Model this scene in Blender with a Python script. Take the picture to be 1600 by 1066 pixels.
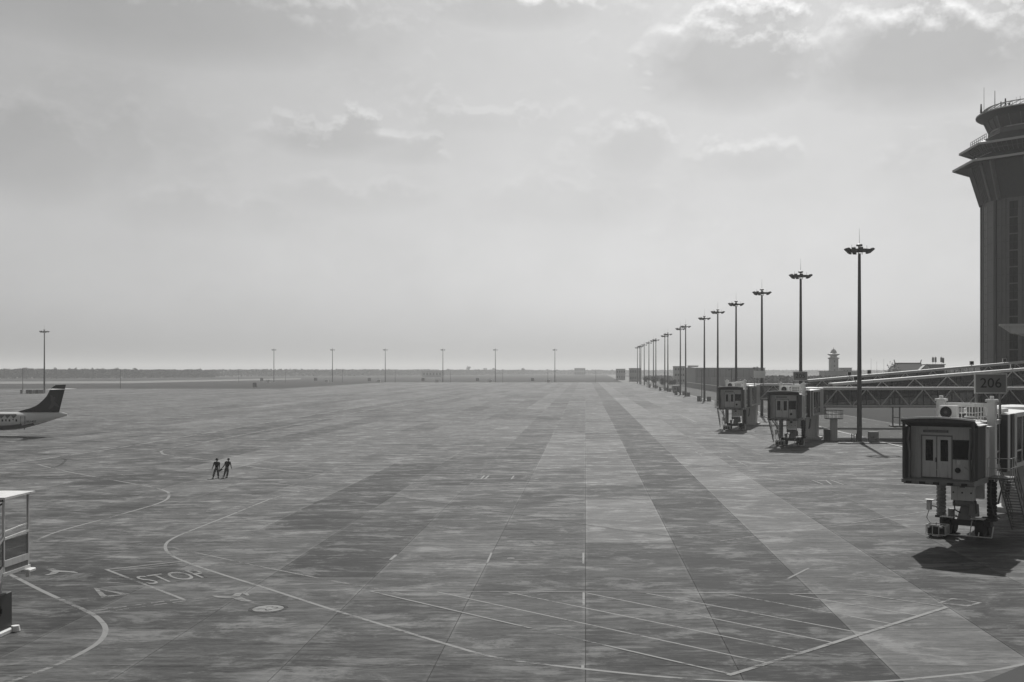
import bpy, bmesh, math, random
from mathutils import Vector, Matrix
random.seed(7)
R = math.radians
for o in list(bpy.data.objects): bpy.data.objects.remove(o)
scene = bpy.context.scene
C = scene.collection

# ------------------------------------------------------------------ camera
F, VX, HY, H = 1650.0, 914.7, 578.5, 9.8      # focal length in photo pixels, vanishing point, horizon row, eye height in metres
cd = bpy.data.cameras.new('camera'); cam = bpy.data.objects.new('camera', cd); C.objects.link(cam)
cam.location = (0, 0, H); cam.rotation_euler = (R(90), 0, 0)
cd.sensor_width = 36; cd.lens = 36 * F / 1600
cd.shift_x = -(VX - 800) / 1600; cd.shift_y = (HY - 533) / 1600
cd.clip_start = 0.1; cd.clip_end = 60000
scene.camera = cam

# ------------------------------------------------------------------ light
SUN_EL, SUN_AZ = 48.0, 7.8                    # degrees; azimuth is measured from +Y towards +X
sd = bpy.data.lights.new('sun', 'SUN'); sd.energy = 3.8; sd.angle = R(0.6); sd.color = (1, 0.995, 0.98)
sun = bpy.data.objects.new('sun', sd); C.objects.link(sun)
ce, se = math.cos(R(SUN_EL)), math.sin(R(SUN_EL))
sdir = Vector((ce * math.sin(R(SUN_AZ)), ce * math.cos(R(SUN_AZ)), se))
sun.rotation_euler = sdir.to_track_quat('Z', 'Y').to_euler(); sun.location = (0, 0, 100)

vs = scene.view_settings
vs.view_transform = 'Standard'; vs.look = 'None'; vs.exposure = 0.0; vs.gamma = 1.0; vs.use_curve_mapping = False
scene.render.engine = 'CYCLES'
scene.cycles.use_denoising = True
scene.cycles.max_bounces = 6; scene.cycles.volume_bounces = 0; scene.cycles.transparent_max_bounces = 16
scene.cycles.sample_clamp_indirect = 6

class NT:
    """small helper for writing node trees"""
    def __init__(s, tree): s.t = tree; s.n = tree.nodes; s.l = tree.links
    def node(s, kind, **kw):
        n = s.n.new(kind)
        for k, v in kw.items(): setattr(n, k, v)
        return n
    def put(s, sock, v):
        if isinstance(v, (int, float)): sock.default_value = v
        elif isinstance(v, (tuple, list)): sock.default_value = v
        else: s.l.new(v, sock)
    def m(s, op, a, b=None, c=None, clamp=False):
        n = s.n.new('ShaderNodeMath'); n.operation = op; n.use_clamp = clamp
        s.put(n.inputs[0], a)
        if b is not None: s.put(n.inputs[1], b)
        if c is not None: s.put(n.inputs[2], c)
        return n.outputs[0]
    def noise(s, vec, scale, detail=4, rough=0.55, dist=0.0):
        n = s.n.new('ShaderNodeTexNoise'); n.inputs['Scale'].default_value = scale; n.inputs['Detail'].default_value = detail
        n.inputs['Roughness'].default_value = rough; n.inputs['Distortion'].default_value = dist
        s.l.new(vec, n.inputs['Vector']); return n.outputs['Fac']
    def scale(s, vec, xyz, loc=(0, 0, 0)):
        n = s.n.new('ShaderNodeMapping'); n.inputs['Scale'].default_value = xyz; n.inputs['Location'].default_value = loc
        s.l.new(vec, n.inputs['Vector']); return n.outputs[0]
    def smooth(s, v, a, b, lo=0.0, hi=1.0):
        n = s.n.new('ShaderNodeMapRange'); n.interpolation_type = 'SMOOTHSTEP'
        s.put(n.inputs['Value'], v); s.put(n.inputs['From Min'], a); s.put(n.inputs['From Max'], b)
        n.inputs['To Min'].default_value = lo; n.inputs['To Max'].default_value = hi
        return n.outputs[0]

# ------------------------------------------------------------------ sky
SKY = 0.079                                   # strength of the sky texture
w = bpy.data.worlds.new('World'); scene.world = w; w.use_nodes = True; w.cycles.sampling_method = 'MANUAL'; w.cycles.sample_map_resolution = 256
w.node_tree.nodes.clear()
T = NT(w.node_tree)
sky = T.node('ShaderNodeTexSky'); sky.sky_type = 'NISHITA'; sky.sun_disc = False
sky.sun_elevation = R(SUN_EL); sky.sun_rotation = R(SUN_AZ); sky.air_density = 1.0; sky.dust_density = 2.2; sky.ozone_density = 1.0
bw = T.node('ShaderNodeRGBToBW'); T.l.new(sky.outputs[0], bw.inputs[0])
tc = T.node('ShaderNodeTexCoord'); D = tc.outputs['Generated']
sp = T.node('ShaderNodeSeparateXYZ'); T.l.new(D, sp.inputs[0])
az = T.m('ARCTAN2', sp.outputs[0], sp.outputs[1])
elv = T.m('ARCSINE', sp.outputs[2])
def uv(px, py):
    return math.atan((px - VX) / F), math.atan((HY - py) / math.hypot(F, px - VX))
# cloud banks: (centre x, centre y, half width, half height, weight)
BANKS = [(270, 15, 330, 62, 0.62), (470, 50, 150, 30, 0.42), (60, 225, 140, 70, 0.55), (165, 225, 70, 60, 0.42), (520, 210, 130, 30, 0.55), (630, 232, 80, 22, 0.35), (330, 325, 170, 36, 0.28), (740, 180, 150, 22, 0.18),
         (1150, 85, 150, 70, 0.9), (1440, 80, 190, 72, 0.9), (800, 4, 130, 34, 0.55), (985, 225, 75, 46, 0.32), (1165, 240, 95, 34, 0.36), (540, 300, 130, 30, 0.26), (880, 310, 150, 44, 0.20)]
def wrapped(v, scale, detail):
    cb = T.node('ShaderNodeCombineXYZ'); T.l.new(az, cb.inputs[0]); T.l.new(v, cb.inputs[1])
    return T.noise(T.scale(cb.outputs[0], (1, 1.35, 1)), scale, detail, 0.57)
big = wrapped(elv, 6.0, 2)
def density(dv):
    v = T.m('ADD', elv, dv)
    puff = T.m('SUBTRACT', wrapped(v, 26.0, 6), 0.5)
    # warped coordinates give the banks a ragged outline
    wu = T.m('ADD', az, T.m('MULTIPLY', puff, 0.08)); wv = T.m('ADD', v, T.m('MULTIPLY', puff, 0.09))
    tot = None
    for (cx, cy, rx, ry, wt) in BANKS:
        u0, v0 = uv(cx, cy); ru, rv = rx / F, ry / F
        a = T.m('MULTIPLY', T.m('SUBTRACT', wu, u0), 1 / ru)
        # ragged crown above, soft level base below
        b = T.m('ADD', T.m('MAXIMUM', T.m('MULTIPLY', T.m('SUBTRACT', wv, v0), 1 / rv), 0.0), T.m('MAXIMUM', T.m('MULTIPLY', T.m('SUBTRACT', v0, v), 0.85 / rv), 0.0))
        g = T.m('MULTIPLY', T.m('SUBTRACT', 1.25, T.m('MULTIPLY_ADD', a, a, T.m('MULTIPLY', b, b)), clamp=True), wt)
        tot = g if tot is None else T.m('MAXIMUM', tot, g)
    soft = T.m('MULTIPLY', T.smooth(T.m('ADD', T.m('MULTIPLY', big, 0.8), T.m('MULTIPLY', puff, 0.5)), 0.38, 0.62), 0.28)
    return T.m('MAXIMUM', tot, soft)
d0 = density(0.0); d1 = density(0.007)
rim = T.m('MAXIMUM', T.m('SUBTRACT', d0, d1), 0.0)
# thin cloud is brightest close to the sun's own direction
dn = T.node('ShaderNodeVectorMath'); dn.operation = 'DOT_PRODUCT'; T.l.new(D, dn.inputs[0]); dn.inputs[1].default_value = sdir
glow = T.smooth(dn.outputs['Value'], 0.72, 0.93)
veil = wrapped(T.m('ADD', elv, 3.1), 9.0, 4)
clear = T.m('MULTIPLY', T.m('MULTIPLY', bw.outputs[0], SKY), T.m('ADD', 0.90, T.m('MULTIPLY', veil, 0.20)))
fade = T.smooth(elv, 0.04, 0.17, 0.20, 1.0)           # clouds sink into the haze near the horizon
dk = T.m('MULTIPLY', T.m('MULTIPLY', d0, fade), 0.22)
body = T.m('MULTIPLY', clear, T.m('SUBTRACT', 1.0, dk))
lit = T.m('MULTIPLY', T.m('MULTIPLY', rim, fade), T.m('ADD', 0.19, T.m('MULTIPLY', glow, 0.55)))
skyv = T.m('ADD', body, lit)
up = T.smooth(sp.outputs[2], -0.02, 0.0)
skyv = T.m('MULTIPLY', skyv, up)
bg = T.node('ShaderNodeBackground'); T.l.new(skyv, bg.inputs['Color']); bg.inputs['Strength'].default_value = 1.0
wo = T.node('ShaderNodeOutputWorld'); T.l.new(bg.outputs[0], wo.inputs['Surface'])

# ------------------------------------------------------------------ helpers
def G(px, py, z=0.0):
    """photo pixel -> point on the level plane at height z"""
    k = (H - z) / (py - HY)
    return Vector(((px - VX) * k, F * k, z))
def AT(px, py, Y):
    return Vector(((px - VX) / F * Y, Y, H - (py - HY) / F * Y))

class MB:
    def __init__(s): s.v = []; s.f = []; s.cut = []
    def add(s, vs, fs):
        b = len(s.v); s.cut.append((b, len(s.f))); s.v += [tuple(v) for v in vs]; s.f += [tuple(i + b for i in f) for f in fs]; return s
    def box(s, x0, x1, y0, y1, z0, z1):
        return s.add([(x0, y0, z0), (x1, y0, z0), (x1, y1, z0), (x0, y1, z0), (x0, y0, z1), (x1, y0, z1), (x1, y1, z1), (x0, y1, z1)],
                     [(3, 2, 1, 0), (4, 5, 6, 7), (0, 1, 5, 4), (1, 2, 6, 5), (2, 3, 7, 6), (3, 0, 4, 7)])
    def cbox(s, x0, x1, y0, y1, z0, z1, b=0.03):
        """box with chamfered upright edges and top rim"""
        p = [(x0 + b, y0), (x1 - b, y0), (x1, y0 + b), (x1, y1 - b), (x1 - b, y1), (x0 + b, y1), (x0, y1 - b), (x0, y0 + b)]
        cx, cy = (x0 + x1) / 2, (y0 + y1) / 2
        q = [(x + (b if x < cx else -b), y + (b if y < cy else -b)) for x, y in p]
        vs = [(x, y, z0) for x, y in p] + [(x, y, z1 - b) for x, y in p] + [(x, y, z1) for x, y in q]
        fs = [tuple(range(7, -1, -1)), tuple(range(16, 24))]
        for i in range(8):
            j = (i + 1) % 8
            fs += [(i, j, 8 + j, 8 + i), (8 + i, 8 + j, 16 + j, 16 + i)]
        return s.add(vs, fs)
    def bar(s, p, q, w_, h_=None, up=(0, 0, 1)):
        p, q = Vector(p), Vector(q); h_ = h_ or w_
        d = (q - p).normalized(); u = Vector(up)
        if abs(d.dot(u)) > 0.98: u = Vector((0, 1, 0))
        a = d.cross(u).normalized() * w_ / 2; b = a.cross(d).normalized() * h_ / 2
        vs = [p - a - b, p + a - b, p + a + b, p - a + b, q - a - b, q + a - b, q + a + b, q - a + b]
        return s.add(vs, [(0, 1, 2, 3), (7, 6, 5, 4), (1, 0, 4, 5), (2, 1, 5, 6), (3, 2, 6, 7), (0, 3, 7, 4)])
    def tube(s, p, q, r0, r1=None, n=8):
        p, q = Vector(p), Vector(q); r1 = r0 if r1 is None else r1
        d = (q - p).normalized(); u = Vector((0, 0, 1)) if abs(d.z) < 0.9 else Vector((1, 0, 0))
        a = d.cross(u).normalized(); b = a.cross(d)
        vs = []
        for (c, r) in ((p, r0), (q, r1)):
            for i in range(n):
                t = 2 * math.pi * i / n; vs.append(c + a * (r * math.cos(t)) + b * (r * math.sin(t)))
        fs = [(i, (i + 1) % n, n + (i + 1) % n, n + i) for i in range(n)]
        return s.add(vs, fs + [tuple(range(n - 1, -1, -1)), tuple(range(n, 2 * n))])
    def path(s, pts, r, n=6):
        for a, b in zip(pts, pts[1:]): s.tube(a, b, r, r, n)
        return s
    def lathe(s, prof, n=24, c=(0, 0), flat=0.0):
        """prof: (radius, z) list; flat: start angle"""
        vs = []; fs = []
        for (r, z) in prof:
            for i in range(n):
                t = flat + 2 * math.pi * i / n; vs.append((c[0] + r * math.cos(t), c[1] + r * math.sin(t), z))
        for k in range(len(prof) - 1):
            for i in range(n):
                j = (i + 1) % n
                fs.append((k * n + i, k * n + j, (k + 1) * n + j, (k + 1) * n + i))
        fs.append(tuple(range(n - 1, -1, -1))); fs.append(tuple((len(prof) - 1) * n + i for i in range(n)))
        return s.add(vs, fs)
    def loft(s, rings, cap=True):
        n = len(rings[0]); vs = [p for r in rings for p in r]; fs = []
        for k in range(len(rings) - 1):
            for i in range(n):
                j = (i + 1) % n
                fs.append((k * n + i, k * n + j, (k + 1) * n + j, (k + 1) * n + i))
        if cap: fs += [tuple(range(n - 1, -1, -1)), tuple((len(rings) - 1) * n + i for i in range(n))]
        return s.add(vs, fs)
    def prism(s, poly, axis, a, b):
        """extrude a 2-D outline along an axis ('x','y','z')"""
        def pt(p, t):
            return {'x': (t, p[0], p[1]), 'y': (p[0], t, p[1]), 'z': (p[0], p[1], t)}[axis]
        n = len(poly)
        vs = [pt(p, a) for p in poly] + [pt(p, b) for p in poly]
        fs = [(i, (i + 1) % n, n + (i + 1) % n, n + i) for i in range(n)]
        return s.add(vs, fs + [tuple(range(n - 1, -1, -1)), tuple(range(n, 2 * n))])
    def mesh(s, name, mat, smooth=False):
        me = bpy.data.meshes.new(name); me.from_pydata(s.v, [], s.f)
        bm = bmesh.new(); bm.from_mesh(me); bmesh.ops.recalc_face_normals(bm, faces=bm.faces); bm.to_mesh(me); bm.free()
        if mat: me.materials.append(mat)
        if smooth:
            me.polygons.foreach_set('use_smooth', [True] * len(me.polygons))
            try: me.set_sharp_from_angle(angle=R(40))
            except Exception: pass
        return me
    def build_each(s, name, mat, parent=None):
        """every shape added so far becomes an object of its own"""
        ends = s.cut[1:] + [(len(s.v), len(s.f))]
        for (v0, f0), (v1, f1) in zip(s.cut, ends):
            q = MB(); q.add(s.v[v0:v1], [tuple(i - v0 for i in f) for f in s.f[f0:f1]]); q.build(name, mat, parent)
    def build(s, name, mat, parent=None, smooth=False, loc=None):
        o = bpy.data.objects.new(name, s.mesh(name, mat, smooth)); C.objects.link(o)
        if parent: o.parent = parent
        if loc: o.location = loc
        return o
def link(name, me, parent=None, loc=(0, 0, 0), rz=0.0):
    o = bpy.data.objects.new(name, me); C.objects.link(o); o.parent = parent; o.location = loc; o.rotation_euler.z = rz; return o
def tag(o, label=None, cat=None, group=None, kind=None):
    if label: o['label'] = label
    if cat: o['category'] = cat
    if group: o['group'] = group
    if kind: o['kind'] = kind
    return o
def thing(name, label, cat, loc=(0, 0, 0), rz=0.0, group=None):
    o = bpy.data.objects.new(name, None); C.objects.link(o); o.location = loc; o.rotation_euler.z = rz
    return tag(o, label, cat, group)
def copy_tree(o, parent=None):
    c = o.copy(); C.objects.link(c); c.parent = parent
    for ch in o.children: copy_tree(ch, c)
    return c
def text_mesh(s, mat, size=1.0, extrude=0.0, name='lettering', sx=1.0):
    cu = bpy.data.curves.new(name, 'FONT'); cu.body = s; cu.size = size; cu.extrude = extrude
    cu.align_x = 'CENTER'; cu.align_y = 'CENTER'; cu.resolution_u = 3
    o = bpy.data.objects.new(name, cu); C.objects.link(o)
    dg = bpy.context.evaluated_depsgraph_get(); me = bpy.data.meshes.new_from_object(o.evaluated_get(dg))
    bpy.data.objects.remove(o); me.name = name
    me.materials.clear(); me.materials.append(mat)
    if sx != 1.0: me.transform(Matrix.Diagonal((sx, 1, 1, 1)))
    return me

# ------------------------------------------------------------------ materials (the photograph is black and white)
def mat(name, v, rough=0.6, metal=0.0, var=0.25, vs_=2.0, spec=0.4, streak=False, bump=0.0):
    m = bpy.data.materials.new(name); m.use_nodes = True; t = NT(m.node_tree)
    b = t.n['Principled BSDF']; b.inputs['Roughness'].default_value = rough; b.inputs['Metallic'].default_value = metal
    b.inputs['Specular IOR Level'].default_value = spec
    co = t.node('ShaderNodeTexCoord').outputs['Object']
    n1 = t.noise(t.scale(co, (1, 1, 0.18) if streak else (1, 1, 1)), vs_, 6, 0.62)
    n2 = t.noise(co, vs_ * 9, 3, 0.6)
    k = t.m('ADD', t.m('MULTIPLY', t.m('SUBTRACT', n1, 0.5), 1.6 * var), t.m('MULTIPLY', t.m('SUBTRACT', n2, 0.5), 0.5 * var))
    val = t.m('MULTIPLY', t.m('ADD', k, 1.0), v)
    if streak:
        run = t.smooth(t.noise(t.scale(co, (3.5, 3.5, 0.22)), 1.3, 6, 0.7), 0.52, 0.72)
        val = t.m('MULTIPLY', val, t.m('SUBTRACT', 1.0, t.m('MULTIPLY', run, 0.38)))
    cb = t.node('ShaderNodeCombineColor')
    for i, c in enumerate((1.0, 1.0, 0.985)): t.l.new(t.m('MULTIPLY', val, c), cb.inputs[i])
    t.l.new(cb.outputs[0], b.inputs['Base Color'])
    t.l.new(t.m('ADD', rough - 0.08, t.m('MULTIPLY', n1, 0.16)), b.inputs['Roughness'])
    if bump:
        bn = t.node('ShaderNodeBump'); bn.inputs['Strength'].default_value = bump; bn.inputs['Distance'].default_value = 0.02
        t.l.new(n2, bn.inputs['Height']); t.l.new(bn.outputs[0], b.inputs['Normal'])
    return m
def glass_mat(name, tint, mixv, tone=0.03):
    m = bpy.data.materials.new(name); m.use_nodes = True; t = NT(m.node_tree)
    b = t.n['Principled BSDF']; b.inputs['Base Color'].default_value = (tone, tone, tone, 1); b.inputs['Roughness'].default_value = 0.12
    tr = t.node('ShaderNodeBsdfTransparent'); tr.inputs[0].default_value = (tint, tint, tint, 1)
    mx = t.node('ShaderNodeMixShader'); mx.inputs[0].default_value = mixv
    co = t.node('ShaderNodeTexCoord').outputs['Object']
    t.l.new(t.m('ADD', mixv - 0.1, t.m('MULTIPLY', t.noise(co, 0.9, 4), 0.2)), mx.inputs[0])
    t.l.new(tr.outputs[0], mx.inputs[1]); t.l.new(b.outputs[0], mx.inputs[2])
    t.l.new(mx.outputs[0], t.n['Material Output'].inputs['Surface'])
    return m
M = dict(
    white=mat('weathered_white_paint', 0.72, 0.45, var=0.22, streak=True),
    pale=mat('pale_grey_paint', 0.58, 0.5, var=0.22, streak=True),
    wall=mat('cab_wall_paint', 0.55, 0.5, var=0.2, streak=True),
    grey=mat('mid_grey_paint', 0.20, 0.5, var=0.28, streak=True),
    dark=mat('dark_grey_paint', 0.055, 0.5, var=0.3),
    black=mat('black_rubber', 0.018, 0.7, var=0.4),
    bellows=mat('bellows_fabric', 0.085, 0.85, var=0.35, streak=True),
    steel=mat('galvanised_steel', 0.14, 0.45, 0.6, var=0.3, vs_=3),
    mast=mat('mast_steel', 0.085, 0.5, 0.3, var=0.25),
    concrete=mat('column_concrete', 0.48, 0.85, var=0.25, vs_=0.8, streak=True),
    tower=mat('tower_cladding', 0.15, 0.7, var=0.22, vs_=0.25, streak=True),
    tower_dark=mat('tower_dark_cladding', 0.06, 0.6, var=0.25, vs_=0.3, streak=True),
    tower_trim=mat('tower_trim', 0.42, 0.6, var=0.15),
    sign=mat('sign_face', 0.18, 0.5, var=0.15),
    sign_glare=mat('glare_sign_face', 0.75, 0.5, var=0.15),  # sign face paled so its colour carries reflected light
    fin=mat('fin_paint', 0.012, 0.35, var=0.25),
    emblem=mat('fin_emblem_paint', 0.05, 0.4, var=0.3, vs_=4),
    plane=mat('aircraft_white', 0.66, 0.3, var=0.08),
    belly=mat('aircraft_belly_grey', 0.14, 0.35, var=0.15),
    trunk=mat('bark', 0.07, 0.9, var=0.3),
    leaf=mat('foliage', 0.045, 0.7, var=0.5, vs_=0.4),
    asphalt=mat('asphalt', 0.028, 0.85, var=0.35, vs_=0.35),
    building=mat('far_building_render', 0.34, 0.8, var=0.2, vs_=0.3, streak=True),
    hangar=mat('hangar_sheeting', 0.16, 0.7, var=0.2, vs_=0.15, streak=True),
    roof=mat('far_roof', 0.16, 0.8, var=0.25),
    skin=mat('skin', 0.18, 0.6, var=0.1), shirt=mat('dark_shirt', 0.03, 0.85, var=0.3, vs_=6),
    vest=mat('work_vest', 0.045, 0.8, var=0.3, vs_=6), trousers=mat('grey_trousers', 0.11, 0.85, var=0.3, vs_=6), shoe=mat('black_shoe', 0.015, 0.5, var=0.2),
    glass=glass_mat('tinted_walkway_glass', 0.90, 0.28, 0.10), cabglass=glass_mat('dark_cab_glass', 0.35, 0.8, 0.02), stairglass=glass_mat('stair_side_glass', 0.75, 0.32, 0.08),
)
def paint_mat(name, v, wear):
    m = bpy.data.materials.new(name); m.use_nodes = True; t = NT(m.node_tree)
    b = t.n['Principled BSDF']; b.inputs['Base Color'].default_value = (v, v, v * 0.98, 1); b.inputs['Roughness'].default_value = 0.7
    b.inputs['Specular IOR Level'].default_value = 0.2
    co = t.node('ShaderNodeTexCoord').outputs['Object']
    a = t.noise(t.scale(co, (0.5, 3.0, 1)), 2.2, 7, 0.68); c = t.noise(co, 0.22, 3)
    f = t.m('ADD', t.m('MULTIPLY', a, 1.0), t.m('MULTIPLY', t.m('SUBTRACT', c, 0.5), 0.9))
    k = t.smooth(f, wear - 0.10, wear + 0.14)
    tr = t.node('ShaderNodeBsdfTransparent'); mx = t.node('ShaderNodeMixShader')
    t.l.new(k, mx.inputs[0]); t.l.new(tr.outputs[0], mx.inputs[1]); t.l.new(b.outputs[0], mx.inputs[2])
    t.l.new(mx.outputs[0], t.n['Material Output'].inputs['Surface'])
    return m
M['paint'] = paint_mat('worn_marking_paint', 0.22, 0.365)
M['paint_faint'] = paint_mat('very_worn_marking_paint', 0.20, 0.44)
M['paint_dark'] = paint_mat('blacked_out_marking', 0.035, 0.46)
M['paint_new'] = paint_mat('fresh_marking_paint', 0.23, 0.36)
M['paint_scuff'] = paint_mat('scuffed_dark_backing', 0.04, 0.53)
M['tyre_mark'] = paint_mat('tyre_rubber_streak', 0.035, 0.41)

def concrete_slab_mat():
    m = bpy.data.materials.new('apron_concrete'); m.use_nodes = True; t = NT(m.node_tree)
    b = t.n['Principled BSDF']; b.inputs['Specular IOR Level'].default_value = 0.16
    P = t.node('ShaderNodeNewGeometry').outputs['Position']
    s = t.node('ShaderNodeSeparateXYZ'); t.l.new(P, s.inputs[0])
    ag = t.node('ShaderNodeAttribute'); ag.attribute_name = 'tone'
    ao = t.node('ShaderNodeAttribute'); ao.attribute_name = 'tone'; ao.attribute_type = 'OBJECT'
    def band(sc, detail, rough, a, b, loc=(0, 0, 0), dist=0.0): return t.smooth(t.noise(t.scale(P, sc, loc), 1.0, detail, rough, dist), a, b)
    mask = band((0.11, 0.20, 1), 5, 0.62, 0.32, 0.68, (3, 9, 0), 0.5)          # where stains gather
    tone = t.m('ADD', t.m('ADD', ag.outputs['Fac'], ao.outputs['Fac']), t.m('MULTIPLY', t.m('SUBTRACT', mask, 0.5), 0.30))
    long_ = band((0.10, 0.55, 1), 6, 0.68, 0.34, 0.66)
    streak = band((0.55, 2.6, 1), 7, 0.74, 0.36, 0.64, (11, 0, 0), 0.35)        # transverse broom marks and scrapes
    fine_ = band((2.2, 9.0, 1), 5, 0.72, 0.34, 0.66, (0, 5, 0))
    grain = t.noise(P, 7.0, 6, 0.72)
    worn = band((0.32, 0.55, 1), 9, 0.74, 0.50, 0.61, (31, 7, 0), 0.4)          # pale places where the dark film has worn away
    drip = band((0.55, 0.75, 1), 4, 0.60, 0.66, 0.76, (7, 77, 0), 0.3)          # oil drips
    near_shade = t.smooth(t.m('ADD', s.outputs[1], t.m('MULTIPLY', mask, 30.0)), 35.0, 150.0, 0.70, 1.14)   # dark-near, bright-far light falloff put into the concrete colour
    # lighter spalled edges beside the lengthwise joints
    fx = t.m('FRACT', t.m('MULTIPLY', s.outputs[0], 0.2)); ex = t.m('MULTIPLY', t.m('MINIMUM', fx, t.m('SUBTRACT', 1.0, fx)), 5.0)
    edge = t.m('MULTIPLY', t.smooth(ex, 0.20, 0.03), band((0.5, 0.22, 1), 6, 0.66, 0.42, 0.60))
    v = t.m('ADD', 0.068, t.m('MULTIPLY', t.m('SUBTRACT', tone, 0.5), 0.125))
    v = t.m('ADD', v, t.m('MULTIPLY', t.m('MULTIPLY', t.m('SUBTRACT', streak, 0.5), 0.078), t.m('ADD', 0.35, mask)))
    v = t.m('ADD', v, t.m('MULTIPLY', t.m('SUBTRACT', fine_, 0.5), 0.040))
    v = t.m('ADD', v, t.m('MULTIPLY', t.m('SUBTRACT', long_, 0.5), 0.028))
    v = t.m('ADD', v, t.m('MULTIPLY', t.m('SUBTRACT', grain, 0.5), 0.05))
    v = t.m('ADD', v, t.m('MULTIPLY', worn, 0.078))
    v = t.m('ADD', v, t.m('MULTIPLY', edge, 0.05))
    v = t.m('SUBTRACT', v, t.m('MULTIPLY', drip, 0.035))
    v = t.m('MULTIPLY', t.m('MINIMUM', t.m('MAXIMUM', v, 0.030), 0.30), near_shade)
    cb = t.node('ShaderNodeCombineColor')
    for i, c in enumerate((1.0, 1.0, 0.98)): t.l.new(t.m('MULTIPLY', v, c), cb.inputs[i])
    t.l.new(cb.outputs[0], b.inputs['Base Color'])
    t.l.new(t.m('ADD', 0.74, t.m('MULTIPLY', streak, 0.08)), b.inputs['Roughness'])
    t.l.new(t.m('ADD', 0.11, t.m('MULTIPLY', t.m('ADD', tone, t.m('ADD', worn, streak)), 0.13)), b.inputs['Specular IOR Level'])
    bn = t.node('ShaderNodeBump'); bn.inputs['Strength'].default_value = 0.3; bn.inputs['Distance'].default_value = 0.01
    t.l.new(fine_, bn.inputs['Height']); t.l.new(bn.outputs[0], b.inputs['Normal'])
    return m
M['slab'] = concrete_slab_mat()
def ground_mat(name, v, sx, sy, amp):
    m = bpy.data.materials.new(name); m.use_nodes = True; t = NT(m.node_tree)
    b = t.n['Principled BSDF']; b.inputs['Roughness'].default_value = 0.95; b.inputs['Specular IOR Level'].default_value = 0.1
    P = t.node('ShaderNodeNewGeometry').outputs['Position']
    n1 = t.noise(t.scale(P, (sx, sy, 1)), 1.0, 8, 0.65, 0.3); n2 = t.noise(P, 0.6, 6, 0.7)
    k = t.m('ADD', v, t.m('ADD', t.m('MULTIPLY', t.m('SUBTRACT', n1, 0.5), amp), t.m('MULTIPLY', t.m('SUBTRACT', n2, 0.5), amp * 0.5)))
    k = t.m('MAXIMUM', k, 0.015)
    cb = t.node('ShaderNodeCombineColor')
    for i, c in enumerate((1.0, 1.0, 0.97)): t.l.new(t.m('MULTIPLY', k, c), cb.inputs[i])
    t.l.new(cb.outputs[0], b.inputs['Base Color']); return m
M['grass'] = ground_mat('dry_grass', 0.045, 0.01, 0.02, 0.045)
M['joint'] = ground_mat('joint_filler', 0.05, 0.5, 0.5, 0.04)
M['taxiway'] = ground_mat('pale_taxiway', 0.21, 0.02, 0.06, 0.09)
M['road'] = ground_mat('service_road_asphalt', 0.105, 0.3, 0.12, 0.06)

# ------------------------------------------------------------------ ground
def sheet(name, pts, z, m, parent=None, kind='structure'):
    mb = MB(); mb.add([(p[0], p[1], z) for p in pts], [tuple(range(len(pts)))])
    o = mb.build(name, m, parent)
    if parent is None: tag(o, kind=kind)
    return o
ground = MB()
ground.add([(-9000, -300, -0.06), (9000, -300, -0.06), (9000, 14000, -0.06), (-9000, 14000, -0.06)], [(0, 1, 2, 3)])
tag(ground.build('ground', M['grass']), 'flat dry grassland reaching to the horizon', kind='structure')

Y_FAR, X_RIGHT, Y_NEAR, X_LEFT = 850.0, 40.0, 15.0, -560.0
Y_STEP, X_STEP = 553.0, -160.0           # the apron narrows beyond this line on the left
apron = MB()
apron.add([(X_LEFT, Y_NEAR, -0.012), (X_RIGHT, Y_NEAR, -0.012), (X_RIGHT, Y_FAR, -0.012), (X_STEP, Y_FAR, -0.012), (X_STEP, Y_STEP, -0.012), (X_LEFT, Y_STEP, -0.012)], [(0, 1, 2, 3, 4, 5)])
apron = tag(apron.build('apron', M['joint']), 'wide concrete aircraft apron of long paved lanes', kind='structure')

rnd = random.Random(11)
lane_tone = {}
def lane_base(i):
    if i not in lane_tone: lane_tone[i] = rnd.gauss(0.5, 0.07)
    return lane_tone[i]
for i, v in {0: 0.50, 1: 0.30, 2: 0.66, 3: 0.46, 4: 0.56, 5: 0.5, 6: 0.52, -1: 0.50, -2: 0.40, -3: 0.54, -4: 0.42, -5: 0.50, -6: 0.40, -7: 0.52, -8: 0.52, -9: 0.42}.items(): lane_tone[i] = v
runs = {}
def run_tone(i, j):
    """stretches of several slabs were poured together and share a tone"""
    if i not in runs:
        seq = []; r2 = random.Random(1000 + i)
        while len(seq) < 400:
            seq += [r2.gauss(0, 0.10)] * r2.choice((1, 2, 3, 4, 6, 9))
        runs[i] = seq
    return runs[i][j]
# stretches of lane seen clearly lighter or darker in the photograph: lane, near y pixel, far y pixel, tone
OVER = [(0, 842, 786, 0.92), (0, 925, 842, 0.36), (0, 784, 757, 0.36), (0, 757, 744, 0.60), (0, 700, 690, 0.78), (0, 678, 664, 0.66), (-1, 730, 676, 0.70), (-1, 785, 731, 0.40), (-1, 676, 640, 0.42), (1, 850, 664, 0.24),
        (1, 1100, 925, 0.20), (2, 1100, 945, 0.82), (2, 945, 925, 0.30), (2, 880, 715, 0.76), (-2, 760, 655, 0.36), (-2, 1066, 960, 0.52), (-3, 760, 716, 0.36), (-8, 729, 714, 0.92), (-8, 770, 745, 0.40), (-7, 772, 762, 0.84), (-3, 900, 800, 0.30),
        (3, 830, 765, 0.36), (4, 900, 800, 0.66), (-4, 880, 820, 0.60), (-5, 960, 880, 0.34), (-6, 850, 800, 0.56), (-9, 850, 780, 0.62), (-10, 800, 750, 0.62)]
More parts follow.
